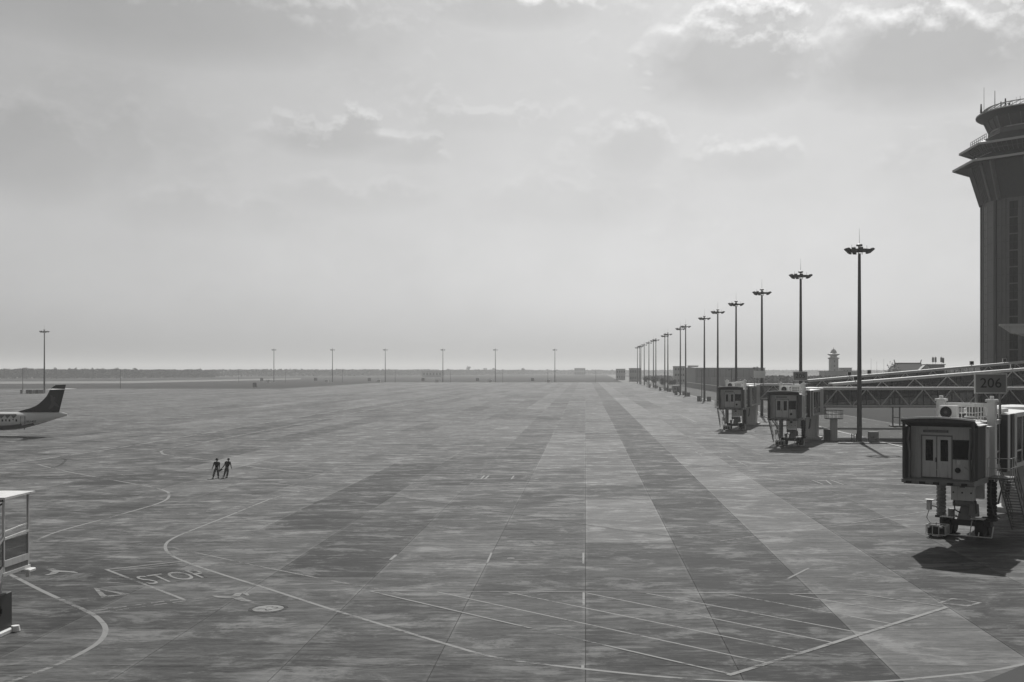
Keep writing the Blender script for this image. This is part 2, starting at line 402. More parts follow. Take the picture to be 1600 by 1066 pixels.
def tone_of(i, j):
    yc = Y_NEAR + 5 * j + 2.5
    for (ln, yn, yf, tv) in OVER:
        if ln == i and F * H / (yn - HY) <= yc <= F * H / (yf - HY):
            return tv + rnd.gauss(0, 0.06)
    return min(0.95, max(0.08, lane_base(i) + run_tone(i, j) + rnd.gauss(0, 0.045)))
g = 0.011
mb = MB()
z0 = -0.2
bv = 0.012
def slab_mesh():
    mb = MB(); a = 2.5 - g
    o8 = [(-a, -a), (a, -a), (a, a), (-a, a)]; i8 = [(-a + bv, -a + bv), (a - bv, -a + bv), (a - bv, a - bv), (-a + bv, a - bv)]
    vs_ = [(x, y, -0.011) for x, y in o8] + [(x, y, -bv * 0.5) for x, y in o8] + [(x, y, 0) for x, y in i8]
    fs = [(8, 9, 10, 11)]
    for k in range(4):
        j = (k + 1) % 4; fs += [(k, j, 4 + j, 4 + k), (4 + k, 4 + j, 8 + j, 8 + k)]
    return mb.add(vs_, fs).mesh('slab', M['slab'])
SM = slab_mesh()
cells = []
for i in range(int(X_LEFT / 5), int(X_RIGHT / 5)):
    for j in range(int((Y_FAR - Y_NEAR) / 5)):
        xc, yc = 5 * i + 2.5, Y_NEAR + 5 * j + 2.5
        if yc > Y_STEP and xc < X_STEP: continue
        px = VX + F * xc / yc; py = HY + F * H / yc
        inside = -F * 2.5 / yc - 5 < px < 1605 + F * 2.5 / yc and py < 1066 + 60
        cells.append((0 if inside else 1, yc, abs(xc), i, j, xc))
cells.sort()
far_v, far_f, far_t = [], [], []
for n, (out, yc, ax, i, j, xc) in enumerate(cells):
    tn = tone_of(i, j)
    if n < 300:
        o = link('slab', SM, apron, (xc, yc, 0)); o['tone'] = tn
    else:
        a = 2.5 - g; b = len(far_v)
        far_v += [(xc - a, yc - a, 0), (xc + a, yc - a, 0), (xc + a, yc + a, 0), (xc - a, yc + a, 0)]; far_f.append((b, b + 1, b + 2, b + 3)); far_t.append(tn)
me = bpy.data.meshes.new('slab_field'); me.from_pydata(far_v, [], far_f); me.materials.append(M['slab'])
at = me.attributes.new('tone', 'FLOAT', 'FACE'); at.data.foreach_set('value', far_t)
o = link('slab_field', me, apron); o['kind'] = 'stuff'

# ---- painted markings
zi = [0]
def spline(pts, n=8):
    if len(pts) < 3: return pts
    out = []
    P = [pts[0] * 2 - pts[1]] + list(pts) + [pts[-1] * 2 - pts[-2]]
    for i in range(1, len(P) - 2):
        a, b, c, d = P[i - 1], P[i], P[i + 1], P[i + 2]
        for k in range(n):
            t = k / n
            out.append(0.5 * ((2 * b) + (c - a) * t + (2 * a - 5 * b + 4 * c - d) * t * t + (3 * b - a - 3 * c + d) * t ** 3))
    out.append(pts[-1]); return out
def ribbon(pts, wd, m='paint', name='painted_line', smooth=False, parent=apron, closed=False):
    """flat painted strip along ground points"""
    pts = [Vector((p[0], p[1])) for p in pts]
    if smooth: pts = spline(pts)
    zi[0] += 1; z = 0.004 + 0.0003 * (zi[0] % 40)
    mb = MB(); L = []; n = len(pts)
    for i, p in enumerate(pts):
        a = pts[i - 1] if (i or closed) else p; b = pts[(i + 1) % n] if (i < n - 1 or closed) else p
        d1 = (p - a).normalized() if (p - a).length > 1e-6 else (b - p).normalized(); d2 = (b - p).normalized() if (b - p).length > 1e-6 else d1
        n1 = Vector((-d1.y, d1.x)); n2 = Vector((-d2.y, d2.x)); mt = (n1 + n2)
        mt = mt.normalized() if mt.length > 1e-6 else n1
        k = min(2.5, 1 / max(0.3, mt.dot(n1)))
        L.append((p + mt * wd / 2 * k, p - mt * wd / 2 * k))
    vs_ = []
    for a, b in L: vs_ += [(a.x, a.y, z), (b.x, b.y, z)]
    fs = [(2 * i, 2 * i + 1, 2 * i + 3, 2 * i + 2) for i in range(n - 1)]
    if closed: fs.append((2 * n - 2, 2 * n - 1, 1, 0))
    return mb.add(vs_, fs).build(name, M[m], parent)
def line(px, wd, m='paint', smooth=False, name='painted_line', closed=False):
    return ribbon([G(x, y) for x, y in px], wd, m, name, smooth, closed=closed)
def patch(px, m='paint', name='painted_shape'):
    zi[0] += 1; z = 0.004 + 0.0003 * (zi[0] % 40)
    mb = MB(); mb.add([(G(x, y).x, G(x, y).y, z) for x, y in px], [tuple(range(len(px)))])
    return mb.build(name, M[m], apron)
# lead-in lines and stand boundaries
line([(60, 726), (79, 731), (120, 740), (220, 758), (252, 765), (264, 772), (254, 784), (192, 803), (93, 830), (48, 848), (0, 862)], 0.20, smooth=True)
line([(-60, 697), (10, 705), (60, 709), (98, 716.5), (100, 722), (82, 731), (0, 745)], 0.28, 'tyre_mark', True)
line([(100, 717), (200, 729), (334, 743), (580, 772), (713, 790), (920, 821), (1045, 838), (1160, 851)], 0.16, 'tyre_mark', True)
line([(0, 727), (137, 707), (190, 699), (400, 663.5), (565, 635.7), (700, 615)], 0.42)
line([(752, 607), (740, 609), (600, 636), (500, 656), (275, 699.5), (254, 704), (253, 707.5), (262, 711), (330, 720), (412, 732), (503, 740.5), (578, 742), (680, 742), (800, 742), (990, 742)], 0.30, smooth=True)
line([(990, 742), (1140, 742.5), (1300, 739), (1420, 733)], 0.2, 'paint_faint', True)
line([(520, 760), (486, 765), (438, 775), (400, 788.6), (360, 805), (309, 825), (275, 839), (259, 851), (264, 865), (292, 879), (343, 896.5), (412, 918), (513, 950.7), (592, 974.7), (692, 1005), (778, 1028),
      (900, 1044), (1040, 1058), (1160, 1065), (1270, 1068), (1372, 1065), (1437, 1060), (1543, 1048.6), (1600, 1038), (1700, 1015)], 0.17, smooth=True)
line([(270, 856), (400, 884), (520, 908), (640, 930)], 0.12, 'paint_faint')
line([(-10, 886), (22, 901), (69, 925), (137, 956), (158, 971), (165, 985), (156, 1002), (130, 1019), (86, 1040), (21, 1064), (-40, 1085)], 0.20, smooth=True)
# stop box, triangle and bar
line([(292, 876.5), (166.5, 890.2), (288.5, 937.5)], 0.16)
line([(290, 880), (176, 892.4)], 0.10)
for k in range(5):
    a, b = k / 5 + 0.015, (k + 0.78) / 5
    p, q = (288.5, 935.5), (141, 955.5)
    line([(p[0] + (q[0] - p[0]) * a, p[1] + (q[1] - p[1]) * a), (p[0] + (q[0] - p[0]) * b, p[1] + (q[1] - p[1]) * b)], 0.12)
    line([(p[0] + 4 + (q[0] - p[0]) * a, p[1] + 3.3 + (q[1] - p[1]) * a), (p[0] + 4 + (q[0] - p[0]) * b, p[1] + 3.3 + (q[1] - p[1]) * b)], 0.12)
line([(150, 920), (196, 928.7), (163, 933)], 0.26, closed=True, name='triangle_marking')
def strips(parts, name, m='paint'):
    """one painted symbol made of a few tapering strokes: (points, start width, end width)"""
    mb = MB(); zi[0] += 1
    for q, (px, w0, w1) in enumerate(parts):
        P_ = [G(x, y) for x, y in px]; n = len(P_); z = 0.004 + 0.0003 * (zi[0] % 40) + 0.0008 * q; vs_ = []
        for i, p in enumerate(P_):
            d = (P_[min(i + 1, n - 1)] - P_[max(i - 1, 0)]).normalized(); nn = Vector((-d.y, d.x, 0)) * (w0 + (w1 - w0) * i / (n - 1)) / 2
            vs_ += [(p.x + nn.x, p.y + nn.y, z), (p.x - nn.x, p.y - nn.y, z)]
        mb.add(vs_, [(2 * i, 2 * i + 1, 2 * i + 3, 2 * i + 2) for i in range(n - 1)])
    return mb.build(name, M[m], apron)
strips([([(333, 931.2), (342, 933), (371, 934)], 0.10, 0.42), ([(388, 931), (382, 926.8), (373, 927.5), (366, 933.5)], 0.12, 0.40), ([(364, 932), (380, 938), (397, 942)], 0.42, 0.22)], 'aircraft_symbol')
strips([([(121, 895.5), (112, 894), (84, 892.5)], 0.10, 0.40), ([(70, 887), (78, 889.5), (88, 893)], 0.24, 0.40), ([(90, 892), (82, 897), (72, 899)], 0.40, 0.24)], 'aircraft_symbol')
strips([([(311, 816.6), (283, 816)], 0.12, 0.34), ([(270, 814), (288, 816.5)], 0.2, 0.3)], 'aircraft_symbol', 'paint_faint')
line([(323, 800), (331, 795), (371, 793.5)], 0.14, 'paint_faint'); line([(323, 800), (356, 798)], 0.14, 'paint_faint')
line([(245, 799), (253, 801)], 0.2, 'paint_faint'); line([(190, 742), (199, 745), (226, 743.6)], 0.14, 'paint_faint'); line([(145, 737), (168, 737.5)], 0.25, 'paint_faint')
def ground_text(s, px, ang, hgt, wid, m, name):
    me = text_mesh(s, M[m], 1.0, 0, name)
    xs = [v.co.x for v in me.vertices]; ys = [v.co.y for v in me.vertices]
    sx, sy = wid / (max(xs) - min(xs)), hgt / (max(ys) - min(ys)); cx, cy = (max(xs) + min(xs)) / 2, (max(ys) + min(ys)) / 2
    me.transform(Matrix.Diagonal((sx, sy, 1, 1)) @ Matrix.Translation((-cx, -cy, 0)))
    c = G(*px); zi[0] += 1
    return link(name, me, apron, (c.x, c.y, 0.0055 + 0.0003 * (zi[0] % 40)), ang)
ang = math.atan2(1.23, 1.46)
patch([(219, 900), (250, 912.5), (326, 904), (302, 890), (254, 893)], 'paint_scuff', 'dark_backing')
ground_text('STOP', (271, 901.5), ang, 2.35, 2.9, 'paint_new', 'stop_lettering')
def disc(px, r, m, name):
    c = G(*px); zi[0] += 1; z = 0.005 + 0.0003 * (zi[0] % 40)
    mb = MB(); mb.add([(c.x + r * math.cos(t * math.pi / 16), c.y + r * math.sin(t * math.pi / 16), z) for t in range(32)], [tuple(range(32))])
    return mb.build(name, M[m], apron)
disc((419, 951.5), 0.80, 'paint_dark', 'stand_number_ring'); disc((419, 951.5), 0.62, 'paint_new', 'stand_number_disc')
ground_text('23', (419, 951.5), ang + 0.25, 0.62, 0.75, 'paint_dark', 'stand_number')
disc((798, 873), 0.20, 'paint_new', 'light_disc')
# hatched equipment area
line([(577, 924), (1143.5, 1054.4)], 0.12); line([(577, 924), (1000, 926), (1240, 928), (1348, 929.4), (1480, 949)], 0.11)
line([(1138, 1056), (1250, 1021.5), (1480, 949)], 0.20)
for (x0, x1, y1) in ((683, 1199, 1036), (795, 1254.8, 1019.6), (915, 1304.6, 1004.8), (1010, 1350.8, 990), (1135, 1398, 975.7), (1234, 1435.5, 962)):
    line([(x0, 925 + (x0 - 683) * 0.0066), (x1, y1)], 0.10)
line([(1468, 942), (1488.5, 935.5), (1531, 942), (1511, 947)], 0.13, closed=True)
# dashes beside the joints, faint stand lines and one painted reflection
for (x, ya, yb) in ((911.5, 864, 881), (912, 926, 945), (910.5, 1040, 1044)): line([(x, ya), (x, yb)], 0.10, 'paint_new')
line([(761, 880), (768, 864)], 0.10, 'paint_new'); line([(610, 875), (619, 867)], 0.16, 'paint_new')
for x in (751, 757.5): line([(x, 749), (x + 6, 743.3)], 0.17, 'paint_new')
for (x, y) in ((799, 748), (818, 746), (833, 744.6), (836, 748)): line([(x, y), (x + 6, y - 0.9)], 0.22, 'paint_new')
line([(799, 749), (803, 743.5)], 0.15, 'paint_new')
line([(1061.5, 647.7), (1088, 660)], 0.22, 'paint_new'); line([(1118, 745), (1134, 746)], 0.2, 'paint_new')
for p in ([(1256, 752), (1268, 752.6)], [(1290, 750.5), (1299, 757)], [(1297, 750), (1318, 757.5)], [(1268, 750), (1286, 757)], [(1100, 820.6), (1163, 820.8)], [(1296, 821), (1330, 821)], [(1404, 829), (1416, 829)],
          [(1111, 742), (1180, 733)], [(1180, 745), (1240, 752)], [(1230, 905), (1264, 888)], [(1120, 704), (1180, 735)], [(1085, 705), (1098, 714)], [(1420, 821), (1455, 821)], [(1330, 818), (1450, 799)], [(930, 745), (963, 745.5)], [(1125, 846), (1180, 838)]):  # the level stroke before the nearest bridge paints a bright ground reflection
    line(p, 0.13, 'paint_faint' if p[0][1] > 821.5 or p[0][0] < 1250 else 'paint')
for k in range(5): line([(770 + 60 * k, 859), (815 + 60 * k, 859.4)], 0.05, 'tyre_mark')

# dark tarmac at the near right, service road, taxiways
sheet('tarmac', [(9.4, 26), (10.6, 30.5), (12.3, 33.0), (14.5, 35.0), (20, 38.5), (30, 40), (30, 26)], 0.02, M['asphalt'])
road = sheet('service_road', [(X_RIGHT + 0.4, 60), (57.2, 60), (57.2, 1400), (X_RIGHT + 0.4, 1400)], -0.03, M['road'])
mbk = MB(); mbk.box(X_RIGHT, X_RIGHT + 0.4, 60, 850, -0.06, 0.08); mbk.build('kerb', M['concrete'], road)
for xx in (41.2, 56.6): ribbon([(xx, 60), (xx, 900)], 0.22, 'paint_new', parent=road)
for k in range(60):
    ribbon([(48.8, 70 + 9 * k), (48.8, 74 + 9 * k)], 0.18, 'paint_new', parent=road)
    if k < 26: ribbon([(52.6, 72 + 9 * k), (52.6, 75 + 9 * k)], 0.15, 'paint', parent=road); ribbon([(45.0, 73 + 9 * k), (45.0, 76 + 9 * k)], 0.15, 'paint', parent=road)
for ob in road.children:
    if ob.name.startswith('painted'): ob.location.z = -0.03
sheet('perimeter_road', [(30, 852), (60, 852), (60, 2200), (44, 2200)], -0.02, M['taxiway'])
for k, px in enumerate(([(-260, 593.6), (440, 587.4), (440, 586.4), (-260, 592.0)], [(-260, 601.2), (200, 599.0), (470, 592.8), (470, 591.2), (200, 595.6), (-260, 597.2)])):
    sheet('taxiway', [G(x, y, -0.04) for x, y in px], -0.04 + 0.004 * k, M['taxiway'])

# ------------------------------------------------------------------ floodlight masts
def make_mast():
    t = bpy.data.objects.new('floodlight_mast', None); C.objects.link(t)
    mb = MB(); mb.lathe([(0.42, 0), (0.42, 0.06), (0.36, 0.08), (0.34, 2), (0.19, 25.6)], 16); mb.build('pole', M['mast'], t, True)
    mb = MB(); mb.box(-0.55, 0.55, -0.55, 0.55, 0, 0.12)
    for sx in (-1, 1):
        for sy in (-1, 1): mb.tube((sx * 0.4, sy * 0.4, 0.1), (sx * 0.4, sy * 0.4, 0.25), 0.05)
    mb.build('base_plate', M['concrete'], t)
    mb = MB(); Rr = 1.55; n = 20
    for i in range(n):
        a, b = 2 * math.pi * i / n, 2 * math.pi * (i + 1) / n
        mb.bar((Rr * math.cos(a), Rr * math.sin(a), 26.0), (Rr * math.cos(b), Rr * math.sin(b), 26.0), 0.16, 0.2)
        mb.bar((0.5 * math.cos(a), 0.5 * math.sin(a), 26.0), (0.5 * math.cos(b), 0.5 * math.sin(b), 26.0), 0.14, 0.24)
    for i in range(6):
        a = math.pi * i / 3; mb.bar((0.15 * math.cos(a), 0.15 * math.sin(a), 26), (Rr * math.cos(a), Rr * math.sin(a), 26), 0.12, 0.16)
    mb.build('head_ring', M['mast'], t)
    mb = MB(); mb.lathe([(0.2, 26.1), (0.16, 26.55), (0.42, 26.6), (0.44, 26.78), (0.3, 26.88)], 14); mb.build('winch_cap', M['mast'], t, True)
    mb = MB(); mb.tube((0, 0, 27), (0, 0, 29.0), 0.03, 0.012, 5); mb.build('lightning_rod', M['mast'], t)
    lamp = MB()
    lamp.box(-0.04, 0.12, -0.24, 0.24, -0.36, 0.36); lamp.box(0.12, 0.16, -0.27, 0.27, -0.40, 0.40); lamp.box(-0.20, -0.04, -0.12, 0.12, -0.14, 0.14)
    lm = lamp.mesh('floodlight', M['dark'])
    for k, (a, tilt) in enumerate(((178, 42), (203, 38), (152, 45), (232, 40), (128, 36), (262, 40), (100, 40), (4, 50), (31, 46), (-30, 48))):
        o = link('floodlight', lm, t, ((Rr + 0.1) * math.cos(R(a)), (Rr + 0.1) * math.sin(R(a)), 26.02))
        o.rotation_euler = (0, R(tilt), R(a))
    mb = MB()
    for a in (200, 20): mb.tube((1.2 * math.cos(R(a)), 1.2 * math.sin(R(a)), 26), (1.2 * math.cos(R(a)), 1.2 * math.sin(R(a)), 26.75), 0.022, 0.022, 6)
    mb.build_each('obstruction_light', M['steel'], t)
    mb = MB()
    for a in (240, 300): mb.tube((0.5 * math.cos(R(a)), 0.5 * math.sin(R(a)), 25.9), (0.5 * math.cos(R(a)), 0.5 * math.sin(R(a)), 25.4), 0.05, 0.05, 6)
    mb.build_each('cable_gland', M['steel'], t)
    return t
ORD = ['nearest', 'second nearest', 'third nearest', 'fourth nearest', 'fifth nearest', 'sixth nearest', 'seventh nearest', 'eighth nearest', 'ninth nearest', 'tenth nearest', 'eleventh nearest', 'twelfth nearest',
       'thirteenth nearest', 'fourteenth nearest', 'fifteenth nearest', 'second farthest', 'farthest']
proto = make_mast()
row = [143, 182, 222, 260, 296, 332, 394, 416, 479, 504, 568, 588, 630, 680, 721, 736, 769]
for k, Y in enumerate(row):
    o = proto if k == 0 else copy_tree(proto)
    x = 37.1 + (0.3 if k > 4 else 0) + (0.5 if k > 8 else 0)
    o.location = (x, Y, 0)
    tag(o, 'tall dark floodlight mast, %s of the long row on the right' % ORD[k], 'light mast', 'floodlight masts in the right-hand row')
o = copy_tree(proto); o.location = (-228, 445, 0); tag(o, 'floodlight mast standing alone behind the aircraft tail', 'light mast', 'floodlight masts on the apron edge')
for k, px in enumerate((428, 519.5, 602, 692, 774, 867)):
    o = copy_tree(proto); o.location = ((px - VX) / F * 846, 846, 0)
    tag(o, 'thin far floodlight mast, %s along the far apron edge' % ('leftmost', 'second from left', 'third from left', 'fourth from left', 'second from right', 'rightmost')[k], 'light mast', 'floodlight masts on the apron edge')
# cabinets at the mast feet
def cabinet_mesh(w_, d_, h_, m):
    mb = MB(); mb.box(-w_ / 2 - 0.06, w_ / 2 + 0.06, -d_ / 2 - 0.06, d_ / 2 + 0.06, 0, 0.14); mb.cbox(-w_ / 2, w_ / 2, -d_ / 2, d_ / 2, 0.14, h_, 0.03)
    return mb.mesh('cabinet_body', m)
cb1 = cabinet_mesh(1.25, 0.9, 1.55, M['grey']); cb2 = cabinet_mesh(1.15, 0.8, 1.7, M['steel'])
dmb = MB(); dmb.box(-0.52, -0.02, -0.475, -0.452, 0.25, 1.4); dmb.box(0.02, 0.52, -0.475, -0.452, 0.25, 1.4); dm = dmb.mesh('cabinet_door', M['grey'])
hmb = MB(); hmb.box(-0.10, -0.06, -0.50, -0.475, 0.75, 0.95); hm = hmb.mesh('handle', M['dark'])
pmb = MB()
for k in range(5): pmb.box(0.1, 0.45, -0.482, -0.476, 0.4 + 0.05 * k, 0.42 + 0.05 * k)
pm = pmb.mesh('louvre', M['dark'])
def cabinet(loc, label, me_, rz=0.0):
    t = thing('electrical_cabinet', label, 'cabinet', loc, rz, 'electrical cabinets at the mast feet')
    link('body', me_, t); d = link('door', dm, t); link('handle', hm, d); link('louvre', pm, d)
cabinet((38.6, 141.6, 0.0), 'pale topped electrical cabinet beside the foot of the nearest mast', cb1)
for k, Y in enumerate(row[5:13]):
    nm = ORD[k + 5]
    cabinet((38.3 if k % 2 else 38.7, Y - 1.2, 0), 'electrical cabinet right of the foot of the %s right-row mast' % nm, cb1)
    if k in (0, 2, 4, 6): cabinet((35.6, Y - 1.0, 0), 'electrical cabinet left of the foot of the %s right-row mast' % nm, cb2)
for k, x in enumerate((35.9, 36.25, 36.6)):
    mb = MB(); mb.lathe([(0.07, 0), (0.07, 1.15), (0.085, 1.15), (0.085, 1.25), (0.0, 1.3)], 10)
    tag(mb.build('bollard', M['dark'], smooth=True, loc=(x, 142.3 + 0.2 * k, 0)), 'short dark bollard beside the nearest mast, %s of three' % ('left', 'middle', 'right')[k], 'bollard', 'bollards at the nearest mast')
mb = MB(); mb.path([(33.6, 140.6, 0.10), (35.5, 140.2, 0.10), (37, 140.9, 0.10), (40, 140.2, 0.12), (42.5, 139.8, 0.1)], 0.09, 8); mb.path([(34.5, 139.9, 0.1), (37.6, 139.6, 0.1), (41.5, 140.6, 0.1)], 0.07, 8)
tag(mb.build('ground_hose', M['dark']), 'dark hose lying on the concrete at the nearest mast', 'hose')

# slim camera poles along the far edge
def pole(px, Y, h, label, grp='slim poles along the far apron edge', arm=False):
    t = thing('camera_pole', label, 'pole', ((px - VX) / F * Y, Y, 0), 0, grp)
    mb = MB(); mb.lathe([(0.16, 0), (0.14, 0.3), (0.09, h)], 8); mb.build('post', M['mast'], t, True)
    mb = MB(); mb.bar((-0.8 if arm else -0.35, 0, h - 0.15), (0.35, 0, h - 0.15), 0.1); mb.build('crossarm', M['mast'], t)
    mb = MB(); mb.cbox(-0.95 if arm else -0.42, -0.55 if arm else -0.2, -0.2, 0.2, h - 0.5, h - 0.2); mb.build('camera_housing', M['steel'], t)
for k, px in enumerate((373, 446, 535, 617.5, 704, 785.5, 856, 931)):
    pole(px, 838, 10.4, 'slim camera pole, number %s from left along the far edge' % ('one', 'two', 'three', 'four', 'five', 'six', 'seven', 'eight')[k])
pole(35.5, 470, 10.6, 'slim pole left of the lone mast behind the aircraft'); pole(188, 560, 10.4, 'slim pole on the grass right of the aircraft tail')
pole(1143, 300, 10.2, 'camera pole with side arm behind the far bridge cab', 'camera poles by the bridges', True)
pole(1096.5, 335, 10.0, 'camera pole left of the sixth mast', 'camera poles by the bridges')
pole(1183, 240, 10.6, 'camera pole beside the blank gate sign', 'camera poles by the bridges', True)

# airfield signs on the far edge
def edge_sign(px, py, Y, w_, label):
    t = thing('airfield_sign', label, 'sign', ((px - VX) / F * Y, Y, 0), 0, 'low signs along the far edge')
    mb = MB(); mb.cbox(-w_ / 2, w_ / 2, -0.25, 0.25, 0.6, 3.0, 0.05); mb.build('box', M['dark'], t)
    mb = MB(); mb.box(-w_ / 2 + 0.15, w_ / 2 - 0.15, -0.28, -0.255, 0.8, 2.8); mb.build('face', M['grey'], t)
    for s in (-1, 1):
        mb = MB(); mb.tube((s * w_ * 0.35, 0, 0), (s * w_ * 0.35, 0, 0.62), 0.08); mb.build('leg', M['mast'], t)
for k, px in enumerate((409, 493, 577, 661, 746, 832)):
    edge_sign(px, 592, 905 + 8 * (k % 2), 2.6, 'small dark airfield sign on the far grass, %s from left' % ('first', 'second', 'third', 'fourth', 'fifth', 'sixth')[k])
edge_sign(398, 606, 575, 2.0, 'small dark airfield sign at the corner of the apron')
# small transformer boxes on the far apron rim
for k, px in enumerate((419, 510, 592, 683, 766, 857)):
    mb = MB(); mb.cbox(-1.3, 1.3, -0.7, 0.7, 0.15, 2.0, 0.06); mb.box(-1.5, 1.5, -0.9, 0.9, 0, 0.15); mb.box(-1.4, 1.4, -0.8, 0.8, 2.0, 2.1)
    tag(mb.build('transformer_box', M['pale'], loc=((px - VX) / F * 848, 848, 0)), 'small pale box at the foot of far-edge mast, %s from left' % ('first', 'second', 'third', 'fourth', 'fifth', 'sixth')[k], 'box', 'boxes at the far mast feet')
# row of barrier blocks by the lone mast
for k, px in enumerate((33.5, 43, 48, 53.5, 58, 63, 66.5)):
    Y = 440; mb = MB(); wd = 1.15 if k else 0.8
    mb.prism([(-0.45, 0), (0.45, 0), (0.3, 0.35), (0.22, 1.6), (-0.22, 1.6), (-0.3, 0.35)], 'x', -wd / 2, wd / 2)
    tag(mb.build('barrier_block', M['dark' if k in (1, 2, 4) else 'grey'], loc=((px - VX) / F * Y, Y, 0)), 'concrete barrier block by the lone mast, %s from the left' % ('first', 'second', 'third', 'fourth', 'fifth', 'sixth', 'seventh')[k], 'barrier', 'barrier blocks by the lone mast')

# ------------------------------------------------------------------ boarding bridges
def air_conditioner(parent, x, y, z, w_=0.95, d_=0.5, h_=0.8, fan=True):
    mb = MB(); mb.cbox(x - w_ / 2, x + w_ / 2, y - d_ / 2, y + d_ / 2, z + 0.06, z + h_, 0.03)
    mb.box(x - w_ / 2 + 0.08, x - w_ / 2 + 0.16, y - d_ / 2, y + d_ / 2, z - 0.02, z + 0.06); mb.box(x + w_ / 2 - 0.16, x + w_ / 2 - 0.08, y - d_ / 2, y + d_ / 2, z - 0.02, z + 0.06)
    o = mb.build('air_conditioner', M['white'], parent)
    if fan:
        f = MB(); fy = y - d_ / 2 - 0.02; r = h_ * 0.40; cx = x - w_ * 0.12
        f.tube((cx, fy + 0.015, z + h_ / 2 + 0.03), (cx, fy, z + h_ / 2 + 0.03), r, r, 20); f.build('fan_opening', M['black'], o)
        f = MB()
        for k in range(8):
            a = math.pi * k / 8; c, s = math.cos(a) * r, math.sin(a) * r
            f.bar((cx - c, fy - 0.01, z + h_ / 2 + 0.03 - s), (cx + c, fy - 0.01, z + h_ / 2 + 0.03 + s), 0.012)
        f.tube((cx, fy - 0.005, z + h_ / 2 + 0.03), (cx, fy - 0.03, z + h_ / 2 + 0.03), 0.07, 0.06, 12)
        f.build('fan_grille', M['steel'], o)
    else:
        f = MB()
        for k in range(6):
            xx = x - w_ / 2 + 0.12 + k * (w_ - 0.24) / 5; f.box(xx - 0.045, xx + 0.045, y - d_ / 2 - 0.015, y - d_ / 2 - 0.002, z + 0.15, z + h_ - 0.1)
        f.build('louvre', M['dark'], o)
    return o
def railing(mb, pts, z, h=1.0, step=1.0, r=0.025, mids=(0.5,)):
    for a, b in zip(pts, pts[1:]):
        a, b = Vector(a), Vector(b); n = max(1, round((b - a).length / step))
        for k in range(n + 1):
            p = a.lerp(b, k / n); mb.tube((p.x, p.y, z), (p.x, p.y, z + h), r, r, 6)
        for f in (1.0,) + tuple(mids): mb.tube((a.x, a.y, z + h * f), (b.x, b.y, z + h * f), r, r, 6)
def stairs(parent, x0, x1, ya, za, yb, zb, n, mstep='steel', rail=True):
    """flight from (ya, za) down to (yb, zb)"""
    for k in range(n):
        t = (k + 0.5) / n; y = ya + (yb - ya) * t; z = za + (zb - za) * t; d = abs(yb - ya) / n * 0.55
        mb = MB(); mb.box(x0 + 0.04, x1 - 0.04, y - d, y + d, z - 0.02, z + 0.02); mb.build('tread', M[mstep], parent)
    for x in (x0, x1):
        mb = MB(); mb.bar((x, ya, za - 0.05), (x, yb, zb - 0.05), 0.05, 0.24); mb.build('stringer', M[mstep], parent)
        if rail:
            mb = MB()
            for f in (0.5, 1.0): mb.tube((x, ya, za + f), (x, yb, zb + f), 0.025, 0.025, 6)
            m_ = max(2, n // 3)
            for k in range(m_ + 1):
                t = k / m_; y = ya + (yb - ya) * t; z = za + (zb - za) * t; mb.tube((x, y, z), (x, y, z + 1), 0.022, 0.022, 6)
            mb.build('handrail', M['steel'], parent)
def tunnel(parent, name, hw, y0, y1, zb, zt, bay, glass_from=0.0):
    """glazed telescopic tunnel section; each pane, mullion and beam its own part"""
    for (z0_, z1_, nm, m_) in ((zb, zb + 0.28, 'floor_beam', 'wall'), (zt - 0.22, zt, 'roof_beam', 'white')):
        for s in (-1, 1):
            mb = MB(); mb.box(min(s * hw, s * (hw - 0.14)), max(s * hw, s * (hw - 0.14)), y0, y1, z0_, z1_); mb.build(nm, M[m_], parent)
    mb = MB(); mb.box(-hw + 0.14, hw - 0.14, y0, y1, zb + 0.02, zb + 0.2); mb.build('floor', M['grey'], parent)
    mb = MB(); mb.prism([(-hw - 0.04, zt + 0.004), (hw + 0.04, zt + 0.004), (hw + 0.04, zt + 0.06), (0, zt + 0.14), (-hw - 0.04, zt + 0.06)], 'y', y0, y1); mb.build('roof', M['white'], parent)
    n = max(1, round((y1 - y0) / bay)); d = (y1 - y0) / n
    mu = MB(); mu.box(-0.05, 0.05, -0.07, 0.07, zb + 0.28, zt - 0.22); mu = mu.mesh('mullion', M['wall'])
    gp = MB(); gp.box(-0.02, 0.02, -d / 2 + 0.07, d / 2 - 0.07, zb + 0.28, zt - 0.22); gp = gp.mesh('glass_panel', M['cabglass'])
    for s in (-1, 1):
        for k in range(n + 1):
            link('mullion', mu, parent, (s * (hw - 0.07), min(max(y0 + k * d, y0 + 0.07), y1 - 0.07), 0))
        for k in range(n): link('glass_panel', gp, parent, (s * (hw - 0.08), y0 + (k + 0.5) * d, 0))
    for k in range(0, n, 2):
        for s in (-1, 1):
            mb = MB(); mb.box(min(s * (hw - 0.10), s * (hw - 0.04)), max(s * (hw - 0.10), s * (hw - 0.04)), y0 + k * d + 0.07, y0 + (k + 1) * d - 0.07, zb + 1.0, zb + 1.10); mb.build('rail', M['wall'], parent)

